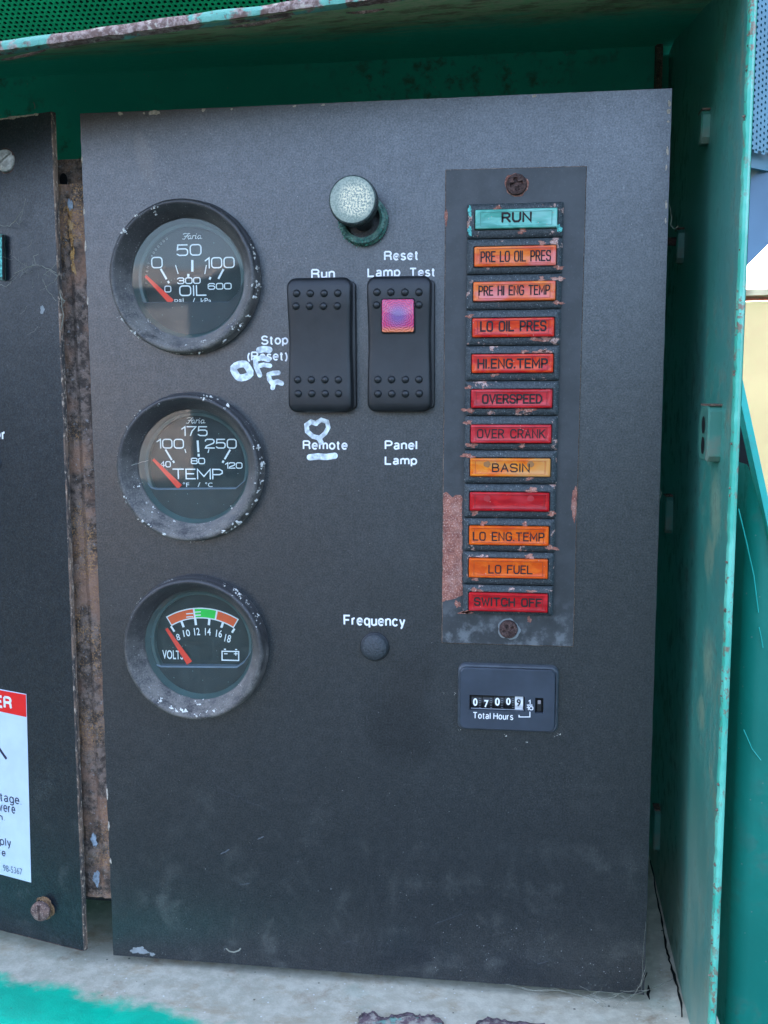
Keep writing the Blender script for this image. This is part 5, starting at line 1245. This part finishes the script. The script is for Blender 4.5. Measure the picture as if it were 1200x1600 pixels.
# screws on it
s3 = screw('slotted_screw', 'pale zinc slotted screw at the top of the left side panel', 8.5, 251.5, 17.5, 0, .0012, M['zinc'], 'line', .65, 'screws of the left side panel', None, (LP+NL*.0006, NL))
g = G(); c_ = L_at(9, 251.5, .00008); blob(g, 0, 0, 19.5*PX, 20*PX, 0, 2, .05, 30, lambda x, z: c_+U*x+Vector((0, 0, z))); obj('washer_ring', g, M['rustdark'], s3, 0)
c0 = L_at(62, 1425, .0042); T = thing('loose_bolt', 'rusty bolt standing out of its worn hole, bottom of the left side panel', 'bolt', c0)
g = G(); r_ = 17.8*PX*.97; L = []
cc = L_at(62, 1425, .0042)
g.lathe([(r_-.0006, .002), (r_, .0014), (r_, .0002), (r_-.0006, -.0003), (r_*.5, -.0007), (.0001, -.0008)], cc, 40)
for v in g.v: v += Vector((1, 0, 1))*.0002*mnoise.noise(v*500)
obj('head', g, mat_rust('bolt_rust', (.22, .13, .10, 1), (.09, .06, .055, 1), (.36, .26, .22, 1)), T, 40)
g = G(); g.box(cc.x-.0005, cc.x+.0004, cc.y-.0010, cc.y-.0006, cc.z-.0035, cc.z+.0035); obj('slot', g, M['rustdark'], T, 0)
p1, p2 = cc+Vector((0, .001, 0)), L_at(68, 1420, -.002); g = G(); g.tube([p1, p1.lerp(p2, .5), p2], .0028, 16); obj('shank', g, M['rustdark'], T, 50)
g = G(); cq = L_at(69.5, 1419, .0001); blob(g, 0, 0, 21*PX, 22*PX, 0, 12, .12, 30, lambda x, z: cq+U*x+Vector((0, 0, z))); obj('rust_stain', g, mat_rust('orange_rust_stain', (.28, .15, .07, 1), (.14, .08, .045, 1), (.42, .30, .18, 1)), T, 0)
g = G(); cq2 = L_at(65, 1413, .0002); blob(g, 0, 0, 10*PX, 8*PX, 0, 13, .2, 24, lambda x, z: cq2+U*x+Vector((0, 0, z))); obj('hole', g, M['black'], T, 0)
# sticker
st = thing('warning_sticker', 'white sticker with red heading at the bottom left, reading ER and voltage warnings', 'sticker', L_at(20, 1375, .0001))
q = [L_at(-60, 1065.5, .00015), L_at(41, 1084.5, .00015), L_at(48.5, 1379, .00015), L_at(-60, 1350, .00015)]; g = G(); g.prism(q, NL, .00012); obj('sheet', g, M['sticker'], st, 0)
q = [L_at(-60, 1068, .00022), L_at(40.3, 1085.5, .00022), L_at(41.2, 1120.5, .00022), L_at(-60, 1099, .00022)]; g = G(); g.prism(q, NL, .00006); obj('red_heading', g, M['stickered'], st, 0)
ltext('ER', -7, 1087, 18.5, 1107, 'drumwhite', st, .0003, .035, 'lettering', .2)
for s_, x0, y0, x1, y1 in (('tage.', 0, 1241, 33, 1258), ('vere', -1.5, 1258, 23.5, 1269.5), ('n.', -3, 1274, 7.5, 1281.5), ('ply', 0, 1309, 17, 1325), ('re', -2.5, 1328.5, 8.5, 1337.5)): ltext(s_, x0, y0, x1, y1, 'ink', st, .0003, .0)
ltext('98-5367', 5, 1354, 34, 1364, 'maskedge', st, .0003)
ltext('...', 32.5, 1371.5, 45.5, 1374.5, 'ink', st, .0003, .04)
g = G(); a, c_ = L_at(-15, 1150, .0003), L_at(10, 1186, .0003); d = (c_-a).normalized(); nn = d.cross(NL); g.prism([a+nn*.0006, a-nn*.0006, c_-nn*.0006, c_+nn*.0006], NL, .0001); obj('drawn_line', g, M['ink'], st, 0)

# ================================================================== RUSTY HINGE CHANNEL between the panels
ch = thing('hinge_channel', 'flaking rusty steel channel in the gap between the two black panels', 'channel', at(140, 1400, .008))
g = G(); n = 160; L = [[] for _ in range(9)]
for k in range(n+1):
    t = k/n; py = 287+(1400-287)*t
    xr = at(118+54*t, py, .006).x
    z = at(130, py, .006).z
    j = lambda s_: .0005*mnoise.noise(Vector((k*.5, s_, 0)))+.0003*mnoise.noise(Vector((k*1.7, s_, 5)))
    X = lambda off: xr+off
    rows = [(-.0125, .016), (-.0120, .0068), (-.0100, .0058), (-.0062, .0056), (-.0042, .0064), (-.0022, .0052), (.0, .0056), (.004, .006), (.008, .006)]
    for i, (ox, yy) in enumerate(rows): L[i].append(Vector((X(ox)+j(i)*.6, yy+j(i+20), z)))
g.loft(L, False, False, False); obj('face', g, M['weathered'], ch, 25)
g = G(); r0 = random.Random(77)
for k in range(420):
    t = r0.random(); py = 290+1105*t; P = at(100+50*t+r0.uniform(-8, 20), py, .0056); crumb(g, P, r0.uniform(.0002, .0006), r0)
obj('rust_scale', g, M['weathered'], ch, 0, kind='stuff')
g = G(); 
P0, P1 = at(84, 287, .014), at(130, 250, .014); g.box(P0.x, P1.x+.004, .012, .03, P0.z-.004, P1.z); obj('bracket', g, M['weathered'], ch, 0)
g = G(); P = at(98, 281, .011); 
g.loft([[Vector((P.x+.0018*math.cos(a), .0118, P.z+.003*math.sin(a))) for a in [math.pi*2*k/16 for k in range(16)]]], False, True); obj('hole', g, M['black'], ch, 0)
g = G()
for spot, (px, py, rx, rz) in enumerate(((147, 1312, 6, 11), (151, 1372, 7, 12), (110, 320, 4, 10))):
    p = at(px, py, .0048); blob(g, p.x, p.z, rx*PX, rz*PX, .0046, spot+5, .35)
obj('pale_paint_patch', g, mat_plain('pale_blue_grey_paint', (.30, .34, .38, 1), .7, .3, 0, .4, 500), ch, 0)
g = G(); p = at(108, 358, .0048)
for k in range(5):
    q = at(109+k*1.5, 330+k*22, .0048); blob(g, q.x, q.z, 3.5*PX, 11*PX, .0047, k+40, .5)
obj('orange_rust_streak', g, mat_rust('orange_rust', (.50, .26, .08, 1), (.26, .12, .05, 1), (.6, .45, .28, 1)), ch, 0)
# dark void behind the gap
g = G(); g.box(-.05, .10, .034, .036, -.36, -.012); bk = obj('bay_backplate', g, M['panel2'], None, 0); tag(bk, 'dark inner plate behind the gap between the two panels', 'plate')

# ================================================================== COBWEBS
def web(label, threads, mat, r=.00007, seed=0):
    r0 = random.Random(seed); g = G()
    for pts, rr_ in threads:
        D = []
        for i in range(len(pts)-1):
            for k in range(5):
                p = Vector(pts[i]).lerp(Vector(pts[i+1]), k/5); D.append(p+Vector((r0.gauss(0, 1), r0.gauss(0, .5), r0.gauss(0, 1)))*.00012)
        D.append(Vector(pts[-1])); g.tube(D, rr_*r, 4)
    o = obj('cobweb', g, M[mat], None, 0); tag(o, label, 'cobweb'); o['kind'] = 'stuff'
    return o
w1 = [(815, 1543), (840, 1549), (872, 1547), (905, 1555), (928, 1562), (942, 1573), (952, 1580), (968, 1566), (985, 1557), (1012, 1547), (1035, 1538), (1052, 1529)]
zz = lambda px, py: at(px, py, -.004+.02*max(0, (px-1000)/60))
th = [([zz(*p) for p in w1], 1.8), ([zz(790, 1538), zz(830, 1548), zz(870, 1545)], 1.2), ([zz(918, 1556), zz(936, 1549), zz(960, 1552), zz(978, 1560)], 1.2), ([zz(952, 1582), zz(985, 1561), zz(1000, 1540), zz(1010, 1505)], 1.2), ([zz(936, 1568), zz(975, 1550), zz(1010, 1548), zz(1050, 1531)], 1.2),
      ([zz(952, 1582), zz(944, 1566), zz(920, 1548), zz(905, 1540)], 1.), ([zz(980, 1560), zz(968, 1552), zz(950, 1556)], 1.2), ([zz(1002, 1548), zz(1003, 1535), zz(1010, 1520)], .9), ([zz(990, 1560), zz(1003, 1530), zz(1005, 1490), zz(1009, 1440)], .7)]
r0 = random.Random(6)
for k in range(14):
    a = (r0.uniform(925, 1000), r0.uniform(1545, 1575)); c_ = (a[0]+r0.uniform(-35, 35), a[1]+r0.uniform(-14, 10)); th.append(([zz(*a), zz((a[0]+c_[0])/2, (a[1]+c_[1])/2+2), zz(*c_)], .6))
web('pale tangled cobweb strung from the lower right corner of the black panel to the side sheet', th, 'webdim', .00007, 1)
th = []
LL = lambda px, py: L_at(px, py, .0022)
for seq, r_ in ((((22, 427), (40, 419), (55, 413), (68, 416), (88, 426)), 1.), (((55, 412), (53, 400), (60, 397)), .9), (((0, 352), (14, 354), (24, 345), (34, 330)), .9), (((24, 345), (30, 352), (36, 330), (40, 310)), .6), (((0, 445), (10, 448), (18, 440)), 1.), (((66, 435), (70, 445), (75, 455), (88, 470)), .6), (((70, 448), (85, 440), (92, 428)), .6), (((20, 400), (32, 410), (45, 418)), .4), (((32, 410), (28, 425), (15, 437)), .4), (((68, 430), (78, 422), (90, 432)), .8)):
    th.append(([LL(*p) for p in seq], r_))
r0 = random.Random(9)
for k in range(26):
    a = (r0.gauss(50, 22), r0.gauss(420, 32)); a = (min(90, a[0]), a[1]); c_ = (min(92, a[0]+r0.uniform(-18, 18)), a[1]+r0.uniform(-18, 18)); th.append(([LL(*a), LL((a[0]+c_[0])/2+1, (a[1]+c_[1])/2+2), LL(*c_)], .35))
web('dusty fine cobweb across the upper part of the left side panel', th, 'webdim', .00011, 2)
th = [([at(183, 733, -.003), at(205, 727, -.003), at(233, 718.5, -.001)], .55)]
web('single thread of cobweb across the rim of the temperature gauge', th, 'web', .0001, 3)
th = []
for seq in (((1046, 320), (1049, 340), (1048, 352), (1054, 358), (1060, 352)), ((1031, 765), (1028, 800), (1027, 830), (1024, 850)), ((1029, 762), (1034, 770), (1027, 790)), ((1022, 865), (1028, 872), (1026, 882)), ((1008, 1316), (1006, 1322), (1010, 1330), (1004, 1336))):
    th.append(([at(a, c_, .0005) for a, c_ in seq], .6))
web('wisps of cobweb clinging to the right edge of the black control panel', th, 'webdim', .00011, 4)
th = []
for seq in (((55, 170), (54, 163), (52, 160)), ((88, 440), (92, 455), (97, 470), (95, 480)), ((96, 480), (100, 492), (97, 505), (94, 520)), ((93, 462), (101, 470), (99, 474))):
    th.append(([at(a, c_, -.003) for a, c_ in seq], 1.2))
web('brown wisps of dead web in the gap beside the rusty channel', th, 'webdim', .00014, 5)
